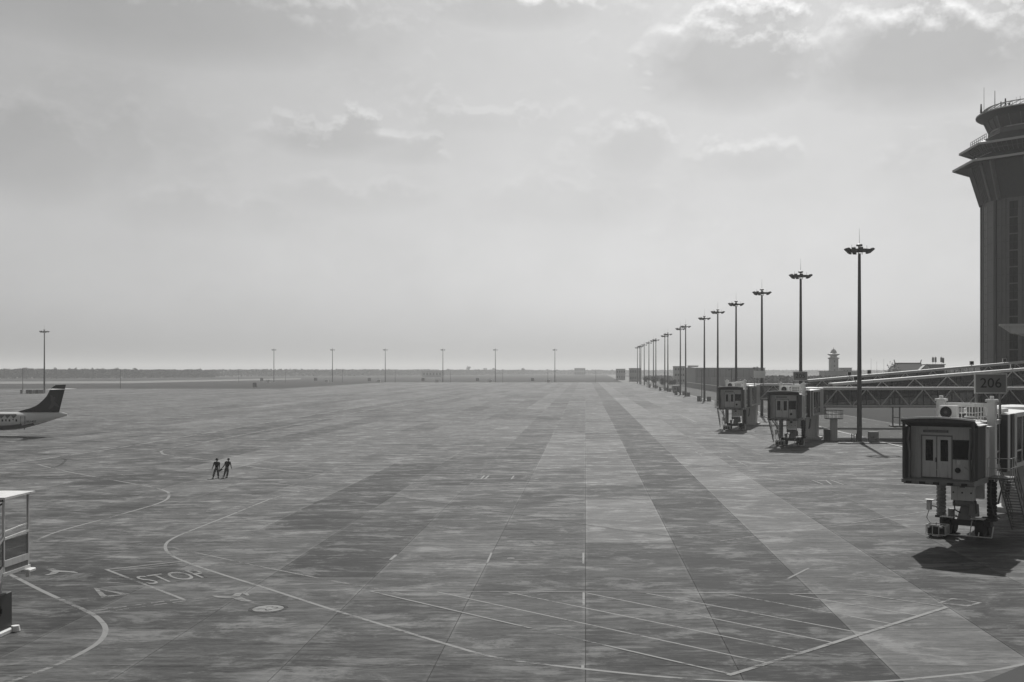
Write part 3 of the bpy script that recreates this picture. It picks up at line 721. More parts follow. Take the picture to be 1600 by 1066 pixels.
def bridge(label, loc, a, L, stair_side, col=1.5, extra=False):
    t = thing('boarding_bridge', label, 'boarding bridge', loc, -R(a), 'passenger boarding bridges')
    FZ, RZ = 3.80, 7.05
    # cab
    mb = MB(); mb.box(-1.90, 1.90, 0.1, 3.3, FZ - 0.30, FZ); mb.box(-1.95, 1.95, -0.12, 0.1, FZ - 0.22, FZ - 0.02); b_ = mb.build('cab_floor', M['grey'], t)
    mb = MB()
    for k in range(5): mb.box(-1.7 + k * 0.75, -1.4 + k * 0.75, -0.2, -0.12, FZ - 0.26, FZ - 0.12)
    mb.build_each('bumper', M['black'], b_)
    def hoop(y, zt_, zb_, w_): return [(-w_, y, zb_), (w_, y, zb_), (w_, y, zt_), (w_ * 0.5, y, zt_ + 0.09), (0, y, zt_ + 0.12), (-w_ * 0.5, y, zt_ + 0.09), (-w_, y, zt_)]
    mb = MB(); mb.loft([hoop(-0.14, RZ + 0.02, RZ - 0.10, 1.97), hoop(0.40, RZ - 0.12, RZ - 0.20, 1.94), hoop(0.94, 6.74, 6.64, 1.90)]); hd_ = mb.build('canopy_hood', M['bellows'], t)
    mb = MB(); a_ = hoop(-0.16, RZ + 0.05, RZ, 1.99)[2:]
    for p, q in zip(a_, a_[1:]): mb.bar(p, q, 0.12, 0.09)
    mb.build('hood_edge', M['white'], hd_)
    mb = MB(); mb.prism([(-1.92, 6.70), (1.92, 6.70), (1.92, 6.76), (0, 6.86), (-1.92, 6.76)], 'y', 0.96, 3.2); mb.build('cab_roof', M['white'], t)
    mb = MB(); mb.box(1.55, 2.02, 0.7, 1.5, 6.865, 6.90); mb.box(-0.4, 0.5, 1.6, 2.4, 6.868, 6.95); mb.build_each('roof_plate', M['white'], t)
    # pleated side and top curtains
    for s in (-1, 1):
        mb = MB(); n = 7; pts = []
        for k in range(n + 1):
            pts.append((s * (1.93 - (0.13 if k % 2 else 0.0)), 0.12 + k * 0.75 / n))
        out = pts + [(x - s * 0.07, y) for x, y in reversed(pts)]
        mb.prism(out, 'z', FZ, 6.66); mb.build('side_curtain', M['bellows'], t)
        mb = MB(); mb.bar((s * 1.86, 0.03, FZ), (s * 1.86, 0.03, RZ - 0.1), 0.13, 0.15); mb.build('curtain_frame', M['bellows'], t)
        mb = MB(); mb.path([(s * 1.66, 0.3, FZ), (s * 1.62, 0.25, FZ + 1.4), (s * 1.70, 0.2, FZ + 2.2), (s * 1.66, 0.3, RZ - 0.42)], 0.07, 8); mb.build('folded_curtain_edge', M['grey'], t, True)
    # front wall with door and window openings
    Wy = 0.88
    mb = MB()
    for (x0, x1, z0_, z1_) in ((-1.72, -1.12, FZ, 6.68), (-1.12, 0.52, 6.16, 6.68), (0.52, 0.60, FZ, 6.68), (0.60, 1.58, FZ, 4.94), (0.60, 1.58, 5.92, 6.68), (1.58, 1.72, FZ, 6.68)):
        mb.box(x0, x1, Wy, Wy + 0.08, z0_, z1_)
    fw = mb.build('front_wall', M['wall'], t)
    dr = MB()
    for (x0, x1) in ((-1.10, -0.32), (-0.28, 0.50)):
        c = (x0 + x1) / 2; ww = 0.21
        for (p0, p1, z0_, z1_) in ((x0, c - ww, FZ + 0.06, 6.12), (c + ww, x1, FZ + 0.06, 6.12), (c - ww, c + ww, FZ + 0.06, 4.76), (c - ww, c + ww, 5.94, 6.12)):
            dr.box(p0, p1, Wy + 0.01, Wy + 0.06, z0_, z1_)
    d = dr.build('door', M['pale'], t)
    for c in (-0.71, 0.11):
        mb = MB(); mb.box(c - 0.21, c + 0.21, Wy + 0.025, Wy + 0.045, 4.76, 5.94); mb.build('pane', M['cabglass'], d)
    mb = MB(); mb.box(-0.36, -0.32, Wy - 0.05, Wy + 0.01, 4.70, 4.95); mb.build('handle', M['dark'], d)
    mb = MB(); mb.box(-1.16, -1.10, Wy - 0.03, Wy - 0.001, FZ, 6.20); mb.box(0.50, 0.56, Wy - 0.03, Wy - 0.001, FZ, 6.20); mb.box(-1.10, 0.50, Wy - 0.03, Wy - 0.001, 6.13, 6.20); mb.build_each('door_frame', M['grey'], d)
    wn = MB(); wn.box(0.60, 1.58, Wy + 0.02, Wy + 0.04, 4.94, 5.92); wn = wn.build('window', M['cabglass'], t)
    mb = MB(); mb.box(0.57, 1.61, Wy - 0.025, Wy - 0.002, 4.89, 4.945); mb.box(0.57, 1.61, Wy - 0.025, Wy - 0.002, 5.915, 5.97); mb.box(0.57, 0.62, Wy - 0.025, Wy - 0.002, 4.945, 5.915); mb.box(1.56, 1.61, Wy - 0.025, Wy - 0.002, 4.945, 5.915); mb.build('frame', M['dark'], wn)
    mb = MB(); mb.box(-1.02, 0.34, Wy - 0.10, Wy - 0.001, 6.34, 6.48); mb.build('light_fitting', M['grey'], fw)
    mb = MB(); mb.tube((0.84, Wy - 0.02, 4.30), (0.84, Wy - 0.06, 4.30), 0.15, 0.15, 16); mb.build('intercom', M['black'], fw)
    mb = MB(); mb.bar((1.1, Wy - 0.04, 4.4), (1.5, Wy - 0.04, 4.1), 0.05, 0.26); mb.build('cable_tray', M['pale'], fw)
    mb = MB(); mb.box(0.78, 1.0, Wy - 0.015, Wy - 0.001, 4.62, 4.84); mb.build('notice', M['white'], fw)
    # cab interior and side walls
    for s in (-1, 1):
        mb = MB(); mb.box(min(s * 1.72, s * 1.78), max(s * 1.72, s * 1.78), 1.0, 3.0, FZ, 6.69); sw = mb.build('side_wall', M['bellows'], t)
        mb = MB()
        for (y0, y1) in ((0.90, 1.02), (2.96, 3.16)): mb.box(min(s * 1.70, s * 1.84), max(s * 1.70, s * 1.84), y0, y1, FZ, 6.69)
        mb.build_each('corner_post', M['wall'], t)
        mb = MB(); mb.cbox(min(s * 1.30, s * 1.80), max(s * 1.30, s * 1.80), 3.2, 3.95, FZ - 0.1, 6.55, 0.03); mb.box(min(s * 1.20, s * 1.95), max(s * 1.20, s * 1.95), 3.1, 4.05, 6.556, 6.62); mb.build('control_box', M['pale'], t)
    # tunnels
    mid = 0.5 * L
    tunnel(t, 'inner', 1.18, 3.3, mid + 1, FZ - 0.02, 6.72, 1.25)
    tunnel(t, 'outer', 1.46, mid, L - 1.5, FZ - 0.22, 7.02, 1.7)
    mb = MB()
    for (x0, x1, z0_, z1_) in ((-1.56, -1.20, FZ - 0.25, 7.1), (1.20, 1.56, FZ - 0.25, 7.1), (-1.20, 1.20, 6.9, 7.1)): mb.box(x0, x1, mid - 0.12, mid + 0.12, z0_, z1_)
    mb.build('portal_frame', M['dark'], t)
    for (yy, m_) in ((mid + 0.5, 'pale'), (mid + 1.5, 'bellows'), (mid + 2.4, 'pale')):
        mb = MB()
        for s in (-1, 1): mb.box(min(s * 1.475, s * 1.56), max(s * 1.475, s * 1.56), yy - 0.3, yy + 0.3, FZ - 0.2, 7.05)
        mb.build_each('cover_panel', M[m_], t)
    # rotunda and its column
    mb = MB(); mb.lathe([(2.0, FZ - 0.3), (2.0, 7.15), (1.85, 7.3), (0.3, 7.4)], 24, (0, L)); mb.build('rotunda', M['pale'], t, True)
    mb = MB(); mb.cbox(-col / 2, col / 2, L - col / 2, L + col / 2, 0.35, FZ - 0.3, 0.06); mb.cbox(-col / 2 - 0.5, col / 2 + 0.5, L - col / 2 - 0.5, L + col / 2 + 0.5, 0, 0.35, 0.05); mb.build('rotunda_column', M['concrete'], t)
    # lift columns, bellows covers, cross beams
    Cy = 6.0
    for s in (-1, 1):
        x = s * 1.46
        mb = MB(); mb.cbox(x - 0.24, x + 0.24, Cy - 0.24, Cy + 0.24, 3.3, 7.95, 0.03); mb.cbox(x - 0.31, x + 0.31, Cy - 0.31, Cy + 0.31, 7.95, 8.10, 0.03); mb.cbox(x - 0.10, x + 0.10, Cy - 0.10, Cy + 0.10, 8.10, 8.28, 0.02); lc = mb.build('lift_column', M['white'], t)
        mb = MB(); prof = []
        z = 1.05
        while z < 3.45:
            prof += [(0.29, z), (0.29, z + 0.15), (0.24, z + 0.17), (0.24, z + 0.20)]; z += 0.22
        mb.lathe(prof, 14, (x, Cy)); mb.build('bellows_cover', M['grey' if s < 0 else 'black'], lc)  # right cover is black so its colour carries the shade there
    mb = MB(); mb.box(-1.22, 1.22, Cy - 0.13, Cy + 0.13, 7.62, 7.86); mb.build('cross_beam', M['white'], t)
    mb = MB(); mb.box(-1.75, 1.75, Cy - 0.22, Cy + 0.22, 3.30, 3.62); mb.build('lower_cross_beam', M['grey'], t)
    # roof equipment
    air_conditioner(t, -0.62, 4.6, 6.88, 1.0, 0.5, 0.85); air_conditioner(t, 0.10, 8.0, 6.88, 1.1, 0.6, 0.8, False)
    if extra: air_conditioner(t, -0.4, mid + 2.6, 7.16, 1.6, 0.8, 0.7, False)
    mb = MB(); mb.path([(-1.0, 3.4, 6.95), (-0.4, 4.5, 7.0), (0.2, 5.5, 6.95), (0.8, 7, 6.95), (0.9, mid, 6.95)], 0.07, 8); mb.build('roof_cable', M['grey'], t)
    rr = MB(); railing(rr, [(0.35, 3.6), (1.10, 3.6), (1.10, 5.5)], 6.86, 1.0, 0.6, 0.022); railing(rr, [(1.10, 6.6), (1.10, mid - 0.3)], 6.86, 0.55, 1.2, 0.02, ()); rr.build('roof_railing', M['white'], t)
    mb = MB(); mb.box(-0.5, 0.9, mid - 2.0, mid - 0.6, 6.88, 7.02); mb.build('roof_hatch', M['white'], t)
    mb = MB(); mb.cbox(-1.2, 1.2, mid + 0.6, mid + 2.0, 7.17, 7.42, 0.05); mb.build('roof_fairing', M['white'], t)
    # equipment under the cab
    mb = MB(); mb.cbox(-0.45, 0.80, 4.3, 5.0, 2.25, 3.36, 0.03); eb = mb.build('switch_box', M['pale'], t)
    mb = MB()
    for k in range(3): mb.tube((-0.3 + 0.5 * k, 4.3, 2.7), (-0.3 + 0.5 * k, 4.27, 2.7), 0.05, 0.05, 8)
    mb.box(0.05, 0.35, 4.285, 4.298, 3.0, 3.25); mb.build_each('knob', M['dark'], eb)
    mb = MB(); mb.box(-0.5, 1.15, 5.3, 5.6, 2.3, 3.296); mb.build('rear_panel', M['wall'], t)
    # undercarriage
    mb = MB(); mb.box(-1.45, 1.45, Cy - 0.40, Cy + 0.40, 0.62, 0.98); mb.box(-1.75, -1.2, Cy - 0.3, Cy + 0.3, 0.976, 1.12); mb.box(1.2, 1.75, Cy - 0.3, Cy + 0.3, 0.976, 1.12); mb.build('axle_beam', M['dark'], t)
    mb = MB(); mb.loft([[(-0.42, Cy - 0.5, 0.98), (0.42, Cy - 0.5, 0.98), (0.42, Cy + 0.5, 0.98), (-0.42, Cy + 0.5, 0.98)], [(-0.2, Cy - 0.3, 1.9), (0.2, Cy - 0.3, 1.9), (0.2, Cy + 0.3, 1.9), (-0.2, Cy + 0.3, 1.9)]]); mb.tube((-0.6, Cy - 0.55, 1.95), (0.7, Cy - 0.55, 1.95), 0.2, 0.2, 12); mb.build('pedestal', M['grey'], t)
    mb = MB(); mb.tube((0.6, Cy - 0.6, 1.25), (0.6, Cy - 0.6, 1.95), 0.30, 0.26, 14); mb.tube((-0.7, Cy - 0.62, 1.0), (-0.7, Cy - 0.62, 1.6), 0.2, 0.2, 12); mb.build_each('drive_motor', M['grey'], t)
    mb = MB(); mb.box(-1.25, -0.5, Cy - 1.1, Cy - 0.5, 1.12, 1.16); mb.box(0.5, 1.25, Cy - 1.1, Cy - 0.5, 1.12, 1.16); mb.build_each('guard_plate', M['white'], t)
    for (xx, yy) in ((-0.98, -0.62), (0.98, -0.62), (-0.98, 0.62), (0.98, 0.62)):
        wh = bpy.data.objects.new('wheel', None); C.objects.link(wh); wh.parent = t
        prof = [(0.30, -0.24), (0.50, -0.24), (0.55, -0.18), (0.55, 0.18), (0.50, 0.24), (0.30, 0.24)]
        mb = MB(); mb.lathe(prof, 24); ty = mb.build('tyre', M['black'], wh, True); ty.rotation_euler = (0, R(90), 0); ty.location = (xx, Cy + yy, 0.555)
        mb = MB(); mb.lathe([(0.298, -0.16), (0.298, 0.16)], 16); rm = mb.build('rim', M['grey'], wh); rm.rotation_euler = (0, R(90), 0); rm.location = (xx, Cy + yy, 0.555)
    mb = MB(); mb.path([(-1.5, Cy - 1.3, 0.16), (1.75, Cy - 1.3, 0.16), (1.75, Cy - 0.9, 0.75)], 0.035, 6); mb.path([(-1.5, Cy - 1.3, 0.16), (-1.5, Cy - 0.9, 0.75)], 0.035, 6); mb.bar((0.5, Cy - 1.3, 0.16), (0.5, Cy - 0.7, 0.98), 0.05); mb.bar((1.0, Cy - 1.3, 0.16), (1.0, Cy - 0.7, 0.98), 0.05); mb.build('safety_hoop', M['pale'], t)
    # hose basket and its bracket on the left
    bx, by = -1.25, 4.45
    mb = MB()
    for z in (0.18, 0.72):
        mb.path([(bx - 0.55, by - 0.4, z), (bx + 0.55, by - 0.4, z), (bx + 0.55, by + 0.4, z), (bx - 0.55, by + 0.4, z), (bx - 0.55, by - 0.4, z)], 0.03, 6)
    for k in range(4):
        for yy in (-0.4, 0.4): mb.tube((bx - 0.55 + k * 0.367, by + yy, 0.18), (bx - 0.55 + k * 0.367, by + yy, 0.72), 0.025, 0.025, 6)
    for yy in (-0.13, 0.13):
        for xx in (-0.55, 0.55): mb.tube((bx + xx, by + yy, 0.18), (bx + xx, by + yy, 0.72), 0.025, 0.025, 6)
    hb = mb.build('hose_basket', M['pale'], t)
    mb = MB(); mb.cbox(bx - 0.5, bx + 0.5, by - 0.35, by + 0.35, 0.12, 0.62, 0.08); mb.build('coiled_hose', M['black'], hb)
    mb = MB()
    for xx in (-0.4, 0.4): mb.tube((bx + xx, by - 0.05, 0.1), (bx + xx, by + 0.05, 0.1), 0.1, 0.1, 10)
    mb.build_each('caster', M['black'], hb)
    mb = MB(); mb.bar((-1.5, Cy - 0.2, 1.6), (-1.95, Cy - 0.6, 1.7), 0.08); mb.cbox(-2.12, -1.86, Cy - 0.8, Cy - 0.5, 1.45, 2.0, 0.03); mb.box(-2.22, -1.72, Cy - 0.9, Cy - 0.4, 2.03, 2.07); mb.path([(-2.0, Cy - 0.65, 1.45), (-2.1, Cy - 0.8, 1.0), (-1.85, Cy - 1.0, 0.75)], 0.03, 6); mb.build('lamp_bracket', M['pale'], t)
    # service landing and stairs
    s = stair_side; xa, xb = sorted((s * 1.84, s * 3.05))
    mb = MB(); mb.box(xa, xb, 3.3, 4.9, FZ - 0.12, FZ - 0.04); mb.build('landing', M['steel'], t)
    rr = MB(); railing(rr, [(xa if s > 0 else xb, 3.3), (xb if s > 0 else xa, 3.3), (xb if s > 0 else xa, 4.9)], FZ - 0.04, 1.1, 0.6, 0.024); rr.build('landing_railing', M['pale'], t)
    stairs(t, xa + (0.25 if s > 0 else 0.1), xb - (0.1 if s > 0 else 0.25), 4.9, FZ - 0.08, 8.4, 0.35, 18)
    mb = MB(); mb.bar((s * 2.5, 4.4, FZ - 0.1), (s * 1.8, Cy, 2.0), 0.08); mb.build('landing_brace', M['grey'], t)
    # dangling cables and a sagging cable loop
    mb = MB(); mb.path([(1.5, 5.5, 3.4), (1.6, 5.0, 2.2), (1.75, 5.2, 1.4), (1.9, Cy, 1.2)], 0.05, 6); mb.path([(2.1, 7.4, 3.4), (2.0, 7.2, 2.6), (1.9, 7.4, 2.2), (1.9, 8.2, 2.3), (1.9, 8.8, 3.4)], 0.08, 6); mb.path([(-0.4, 4.8, 2.3), (-0.4, 5.0, 1.6), (-0.2, 5.4, 1.4)], 0.04, 6); mb.path([(0.8, 4.8, 2.3), (0.8, 5.1, 1.5), (0.6, 5.4, 1.3)], 0.04, 6); mb.build('cable', M['dark'], t)
    return t
B206 = bridge('nearest boarding bridge, its cab below the 206 sign', (19.25, 57.7, 0), 34, 19, 1)
B205 = bridge('middle boarding bridge, its cab below the 205 sign', (24.6, 131.5, 0), 22, 20.5, -1, 1.7, True)
B204 = bridge('farthest boarding bridge, behind the middle one', (23.1, 168.0, 0), 16, 24, -1, 2.5, True)

def gate_sign(txt, X, Y, label, zbase, cz=9.0, w_=1.82, h_=1.08):
    t = thing('gate_sign', label, 'sign', (X, Y, 0), 0, 'gate number signs over the bridges')
    mb = MB(); mb.box(-w_ / 2, w_ / 2, 0, 0.09, cz - h_ / 2, cz + h_ / 2); p = mb.build('board', M['sign' if txt else 'sign_glare'], t)
    f = MB()
    for (x0, x1, z0_, z1_) in ((-w_ / 2 - 0.06, w_ / 2 + 0.06, cz - h_ / 2 - 0.06, cz - h_ / 2), (-w_ / 2 - 0.06, w_ / 2 + 0.06, cz + h_ / 2, cz + h_ / 2 + 0.06), (-w_ / 2 - 0.06, -w_ / 2, cz - h_ / 2, cz + h_ / 2), (w_ / 2, w_ / 2 + 0.06, cz - h_ / 2, cz + h_ / 2)):
        f.box(x0, x1, -0.02, 0.11, z0_, z1_)
    f.build('frame', M['pale' if txt else 'sign_glare'], p)
    for x in (-w_ / 2 + 0.08, w_ / 2 - 0.3):
        mb = MB(); mb.bar((x, 0.15, zbase), (x, 0.15, cz + h_ / 2), 0.11); mb.build('post', M['grey'], t)
    if txt:
        me = text_mesh(txt, M['black'], 0.82, 0.004, 'gate_number', 1.08); bm = bmesh.new(); bm.from_mesh(me); bm.to_mesh(me); bm.free()
        o = link('gate_number', me, t, (0, -0.012, cz)); o.rotation_euler = (R(90), 0, 0)
gate_sign('206', 24.3, 63.3, 'grey gate sign reading 206 over the nearest bridge', 6.9)
gate_sign('205', 28.9, 142.0, 'small grey gate sign reading 205 above the middle bridge', 6.9)
gate_sign('', 28.95, 175.5, 'plain pale gate sign above the farthest bridge', 6.9, 9.1)

# ------------------------------------------------------------------ fixed glazed walkways
def walkway(label, xa, za, xb, zb, Y, hgt, bay, lights=(), supports=(), depth=3.0, floor_panels=True):
    """glazed truss corridor running along X from (xa, roof height za) to (xb, zb)"""
    t = thing('fixed_walkway', label, 'walkway', (xa, Y, 0), 0, 'glazed walkways behind the bridges')
    Lx = xb - xa; sl = (zb - za) / Lx; n = round(Lx / bay); d = Lx / n
    zt = lambda x: za + sl * x
    def beam(nm, y0, y1, lo, hi, m_):
        mb = MB(); mb.prism([(0, zt(0) + lo), (Lx, zt(Lx) + lo), (Lx, zt(Lx) + hi), (0, zt(0) + hi)], 'y', y0, y1); return mb.build(nm, M[m_], t)
    for y0 in (0, depth - 0.2):
        beam('roof_beam', y0, y0 + 0.2, -0.30, 0.0, 'pale'); beam('floor_beam', y0, y0 + 0.2, -hgt + 0.08, -hgt + 0.30, 'pale'); beam('lower_flange', y0 + 0.02, y0 + 0.18, -hgt - 0.04, -hgt + 0.077, 'dark')
    beam('roof', 0.02, depth - 0.02, 0.003, 0.08, 'wall'); beam('floor', 0.2, depth - 0.2, -hgt + 0.05, -hgt + 0.22, 'dark')
    for k in range(n):
        x0, x1 = k * d, (k + 1) * d
        for y0 in (0.10, depth - 0.12):
            mb = MB(); mb.prism([(x0 + 0.05, zt(x0) - hgt + 0.3), (x1 - 0.05, zt(x1) - hgt + 0.3), (x1 - 0.05, zt(x1) - 0.3), (x0 + 0.05, zt(x0) - 0.3)], 'y', y0, y0 + 0.02); mb.build('glass_panel', M['glass'], t)
        if True:
            mb = MB(); up = k % 2 == 0
            mb.bar((x0 + 0.1, -0.03, zt(x0) - (hgt - 0.3 if up else 0.3)), (x1 - 0.1, -0.03, zt(x1) - (0.3 if up else hgt - 0.3)), 0.12, 0.14, (0, 1, 0)); mb.build('diagonal_brace', M['pale'], t)
    for k in range(n + 1):
        x = min(max(k * d, 0.04), Lx - 0.04)
        for y0 in (0.04, depth - 0.14):
            mb = MB(); mb.box(x - 0.04, x + 0.04, y0, y0 + 0.1, zt(x) - hgt + 0.3, zt(x) - 0.3); mb.build('mullion', M['dark'], t)
    for (x, wd) in supports:
        x -= xa
        mb = MB()
        for s in (-0.6, 0.6): mb.bar((x + s, depth / 2, 0.1), (x + s, depth / 2, zt(x) - hgt), wd)
        mb.bar((x - 0.6, depth / 2, 1.6), (x + 0.6, depth / 2, 1.6), 0.15); mb.cbox(x - 1.1, x + 1.1, depth / 2 - 0.7, depth / 2 + 0.7, -0.05, 0.25, 0.04); mb.build('support', M['concrete' if wd > 0.4 else 'steel'], t)
    for x in lights:
        x -= xa; z = zt(x) + 0.08
        mb = MB(); mb.box(x - 0.34, x + 0.34, 0.3, 0.55, z + 0.12, z + 0.78); mb.box(x - 0.06, x + 0.06, 0.4, 0.5, z, z + 0.12); lt = mb.build('roof_floodlight', M['pale'], t)
        mb = MB(); mb.box(x - 0.27, x + 0.27, 0.28, 0.298, z + 0.18, z + 0.72); mb.build('lamp_face', M['black'], lt)
    return t
W1 = walkway('level glazed walkway leading right from the middle bridge', 33.6, 7.30, 84, 7.30, 149.0, 2.75, 2.0, (), ((58.5, 0.22), (74, 0.22)))
X2 = lambda px, Y: (px - VX) / F * Y
W2 = walkway('sloping glazed ramp just behind the level walkway', 36.2, 7.80, 84, 11.55, 154.5, 2.75, 2.4, (X2(1338, 154.5), X2(1584, 154.5)), ((66, 0.22), (80, 0.22)))
W3 = walkway('farther sloping glazed ramp rising toward the control tower', X2(1263, 182), 8.05, 98, 13.2, 182, 2.75, 2.4, (X2(1328, 182), X2(1359, 182), X2(1519.7, 182), X2(1571, 182)), ((54, 0.22), (69, 0.22), (84, 0.22)))
# level walkway of the farthest bridge
W4 = walkway('level glazed walkway behind the middle bridge cab', 31.4, 7.25, 41, 7.25, 190.0, 2.75, 2.4, (), ((39, 0.3),))

# steel service platform beside the middle bridge's column
t = thing('service_platform', 'small railed steel service platform beside the middle bridge column', 'platform', (34.6, 147.2, 0))
mb = MB(); mb.box(-1.1, 1.1, -0.8, 0.8, 3.0, 3.1); mb.build('deck', M['steel'], t)
mb = MB(); railing(mb, [(-1.1, -0.8), (1.1, -0.8), (1.1, 0.8), (-1.1, 0.8), (-1.1, -0.8)], 3.1, 1.1, 0.5, 0.025); mb.build('railing', M['steel'], t)
mb = MB(); mb.cbox(-0.45, 0.45, -0.4, 0.4, 0, 3.0, 0.04); mb.build('column', M['concrete'], t)
mb = MB(); mb.cbox(-0.42, 0.42, -0.4, 0.4, 0, 1.6, 0.05)
tag(mb.build('plant_cabinet', M['dark'], loc=(33.45, 146.2, 0)), 'small dark plant cabinet behind the middle bridge column', 'cabinet')

# ------------------------------------------------------------------ control tower
TX, TY = 84.6, 200.0
t = thing('control_tower', 'tall dark control tower with two flared canopies and glazed cab', 'control tower', (TX, TY, 0))
def octa(hf, hc, z):
    return [(-hf, -hc, z), (hf, -hc, z), (hc, -hf, z), (hc, hf, z), (hf, hc, z), (-hf, hc, z), (-hc, hf, z), (-hc, -hf, z)]
O8 = lambda r, z: octa(r * 0.4142, r, z)
mb = MB(); mb.loft([octa(3.5, 8.3, 0), octa(3.5, 8.3, 41.6)]); mb.build('shaft', M['tower'], t)
# corner piers standing proud of the shaft, and the recessed window strips
for (cx, cy) in ((-8.3, -3.5), (-3.5, -8.3), (3.5, -8.3), (8.3, -3.5), (-8.3, 3.5)):
    d = Vector((cx, cy, 0)).normalized(); p = Vector((cx, cy, 0)) * 1.004
    mb = MB(); mb.bar(p, p + Vector((0, 0, 41.6)), 0.55, 0.35, d); mb.build('pier', M['tower_dark'], t)
for (cx, cy) in ((-8.3, -2.75), (-8.3, 2.6)):
    mb = MB(); mb.box(cx - 0.12, cx + 0.05, cy - 0.2, cy + 0.2, 0, 41.6); mb.build('rib', M['tower'], t)
u = Vector((1, -1, 0)).normalized(); nrm = Vector((-1, -1, 0)).normalized(); c = Vector((-5.9, -5.9, 0))
def on_chamfer(name, m_, a0, a1, z0_, z1_, d0_, d1_):
    P_ = [c + u * a + nrm * d for (a, d) in ((a0, d0_), (a1, d0_), (a1, d1_), (a0, d1_))]
    mb = MB(); mb.loft([[(p.x, p.y, z0_) for p in P_], [(p.x, p.y, z1_) for p in P_]]); return mb.build(name, M[m_], t)
for a in (-2.3, -1.5, 1.5, 2.3): on_chamfer('rib', 'tower', a - 0.12, a + 0.12, 0, 41.6, -0.05, 0.16)
for k in range(13):
    z0_ = 1.5 + k * 3.05
    wn = on_chamfer('window', 'black', -0.75, 0.75, z0_, z0_ + 2.8, -0.05, 0.05)
    f = on_chamfer('frame', 'dark', -0.05, 0.05, z0_, z0_ + 2.8, 0.052, 0.10); f.parent = wn
    f = on_chamfer('frame', 'dark', -0.75, 0.75, z0_ + 1.35, z0_ + 1.43, 0.051, 0.09); f.parent = wn
    mb = MB(); mb.box(-8.36, -8.25, 0.6, 1.7, z0_, z0_ + 2.8); wn = mb.build('window', M['grey'], t)
    mb = MB(); mb.box(-8.40, -8.362, 1.1, 1.18, z0_, z0_ + 2.8); mb.box(-8.40, -8.361, 0.6, 1.7, z0_ + 1.35, z0_ + 1.43); mb.build_each('frame', M['dark'], wn)
for k in range(1, 14):
    mb = MB(); z_ = 3.05 * k; mb.loft([octa(3.5, 8.312, z_), octa(3.5, 8.312, z_ + 0.05)]); mb.build('panel_joint', M['tower_dark'], t)
# flare
mb = MB(); mb.loft([octa(3.45, 8.2, 41.6), octa(4.3, 10.1, 48.6)]); mb.build('flare', M['tower_dark'], t)
for q in range(8):
    a = R(22.9 if q % 2 == 0 else 67.1) + R(90 * (q // 2)); d = Vector((math.cos(a), math.sin(a), 0)); pr = Vector((-d.y, d.x, 0))
    for off in (-1.25, 1.25):
        mb = MB(); mb.bar(d * 9.05 + pr * off * 0.7 + Vector((0, 0, 41.4)), d * 11.2 + pr * off + Vector((0, 0, 48.6)), 0.42, 0.8, d); mb.build('bracket', M['tower'], t)
    mb = MB(); mb.bar(d * 8.9 + Vector((0, 0, 41.4)), d * 10.9 + Vector((0, 0, 48.6)), 1.9, 0.5, d); mb.build('bracket_web', M['tower_dark'], t)
for k in range(7):      # louvred left flank
    yy = -2.4 + k * 0.8; mb = MB(); mb.bar((-8.3, yy, 41.7), (-10.2, yy, 48.5), 0.14, 0.25, (1, 0, 0)); mb.build('louvre_blade', M['tower'], t)
# canopies, walls and cab
def canopy(nm, r0, z0_, r1, z1_, th):
    mb = MB(); mb.loft([O8(r1 - 0.2, z1_ - th * 1.5), O8(r0, z0_), O8(r0, z0_ + th), O8(r1, z1_ + th * 0.6)]); c = mb.build(nm, M['tower_dark'], t)
    e = MB()
    P = O8(r0 + 0.02, z0_ + th * 0.5); Q = O8(r1, z1_ + th * 0.7)
    for i in range(8): e.bar(P[i], P[(i + 1) % 8], 0.22, th + 0.1); e.bar(P[i], Q[i], 0.28, 0.18)
    e.build('edge_trim', M['tower_trim'], c)
canopy('canopy', 13.1, 48.3, 9.0, 50.2, 0.30)
mb = MB(); mb.loft([O8(9.1, 50.0), O8(10.4, 52.0)]); wl = mb.build('gallery_glazing', M['tower_dark'], t)
fr = MB()
for i in range(8):
    a, b = Vector(O8(9.14, 50.0)[i]), Vector(O8(9.14, 50.0)[(i + 1) % 8]); c, d = Vector(O8(10.44, 52)[i]), Vector(O8(10.44, 52)[(i + 1) % 8])
    for k in range(9): fr.bar(a.lerp(b, k / 9), c.lerp(d, k / 9), 0.12)
    for f in (0.0, 0.5): fr.bar(a.lerp(c, f), b.lerp(d, f), 0.12)
fr.build('glazing_frame', M['tower'], wl)
canopy('canopy', 12.0, 51.5, 7.4, 53.9, 0.28)
mb = MB(); mb.loft([O8(7.3, 53.6), O8(7.2, 55.1)]); mb.build('cab_base', M['tower'], t)
mb = MB(); mb.lathe([(7.45, 55.02), (7.45, 55.2)], 32); mb.build('cab_sill', M['tower_trim'], t)
mb = MB(); mb.loft([O8(7.0, 55.1), O8(7.9, 57.3)]); cg = mb.build('cab_glazing', M['tower_dark'], t)
fr = MB()
for i in range(8):
    a, b = Vector(O8(7.03, 55.1)[i]), Vector(O8(7.03, 55.1)[(i + 1) % 8]); c, d = Vector(O8(7.93, 57.3)[i]), Vector(O8(7.93, 57.3)[(i + 1) % 8])
    for k in range(3): fr.bar(a.lerp(b, k / 3), c.lerp(d, k / 3), 0.16 if k else 0.32)
fr.build_each('cab_mullions', M['tower'], cg)
mb = MB(); mb.lathe([(7.9, 57.25), (9.9, 57.95), (10.0, 58.2), (9.7, 58.32), (8.0, 58.45), (1.0, 58.5)], 40); rf = mb.build('cab_roof', M['tower_dark'], t, True)
mb = MB()
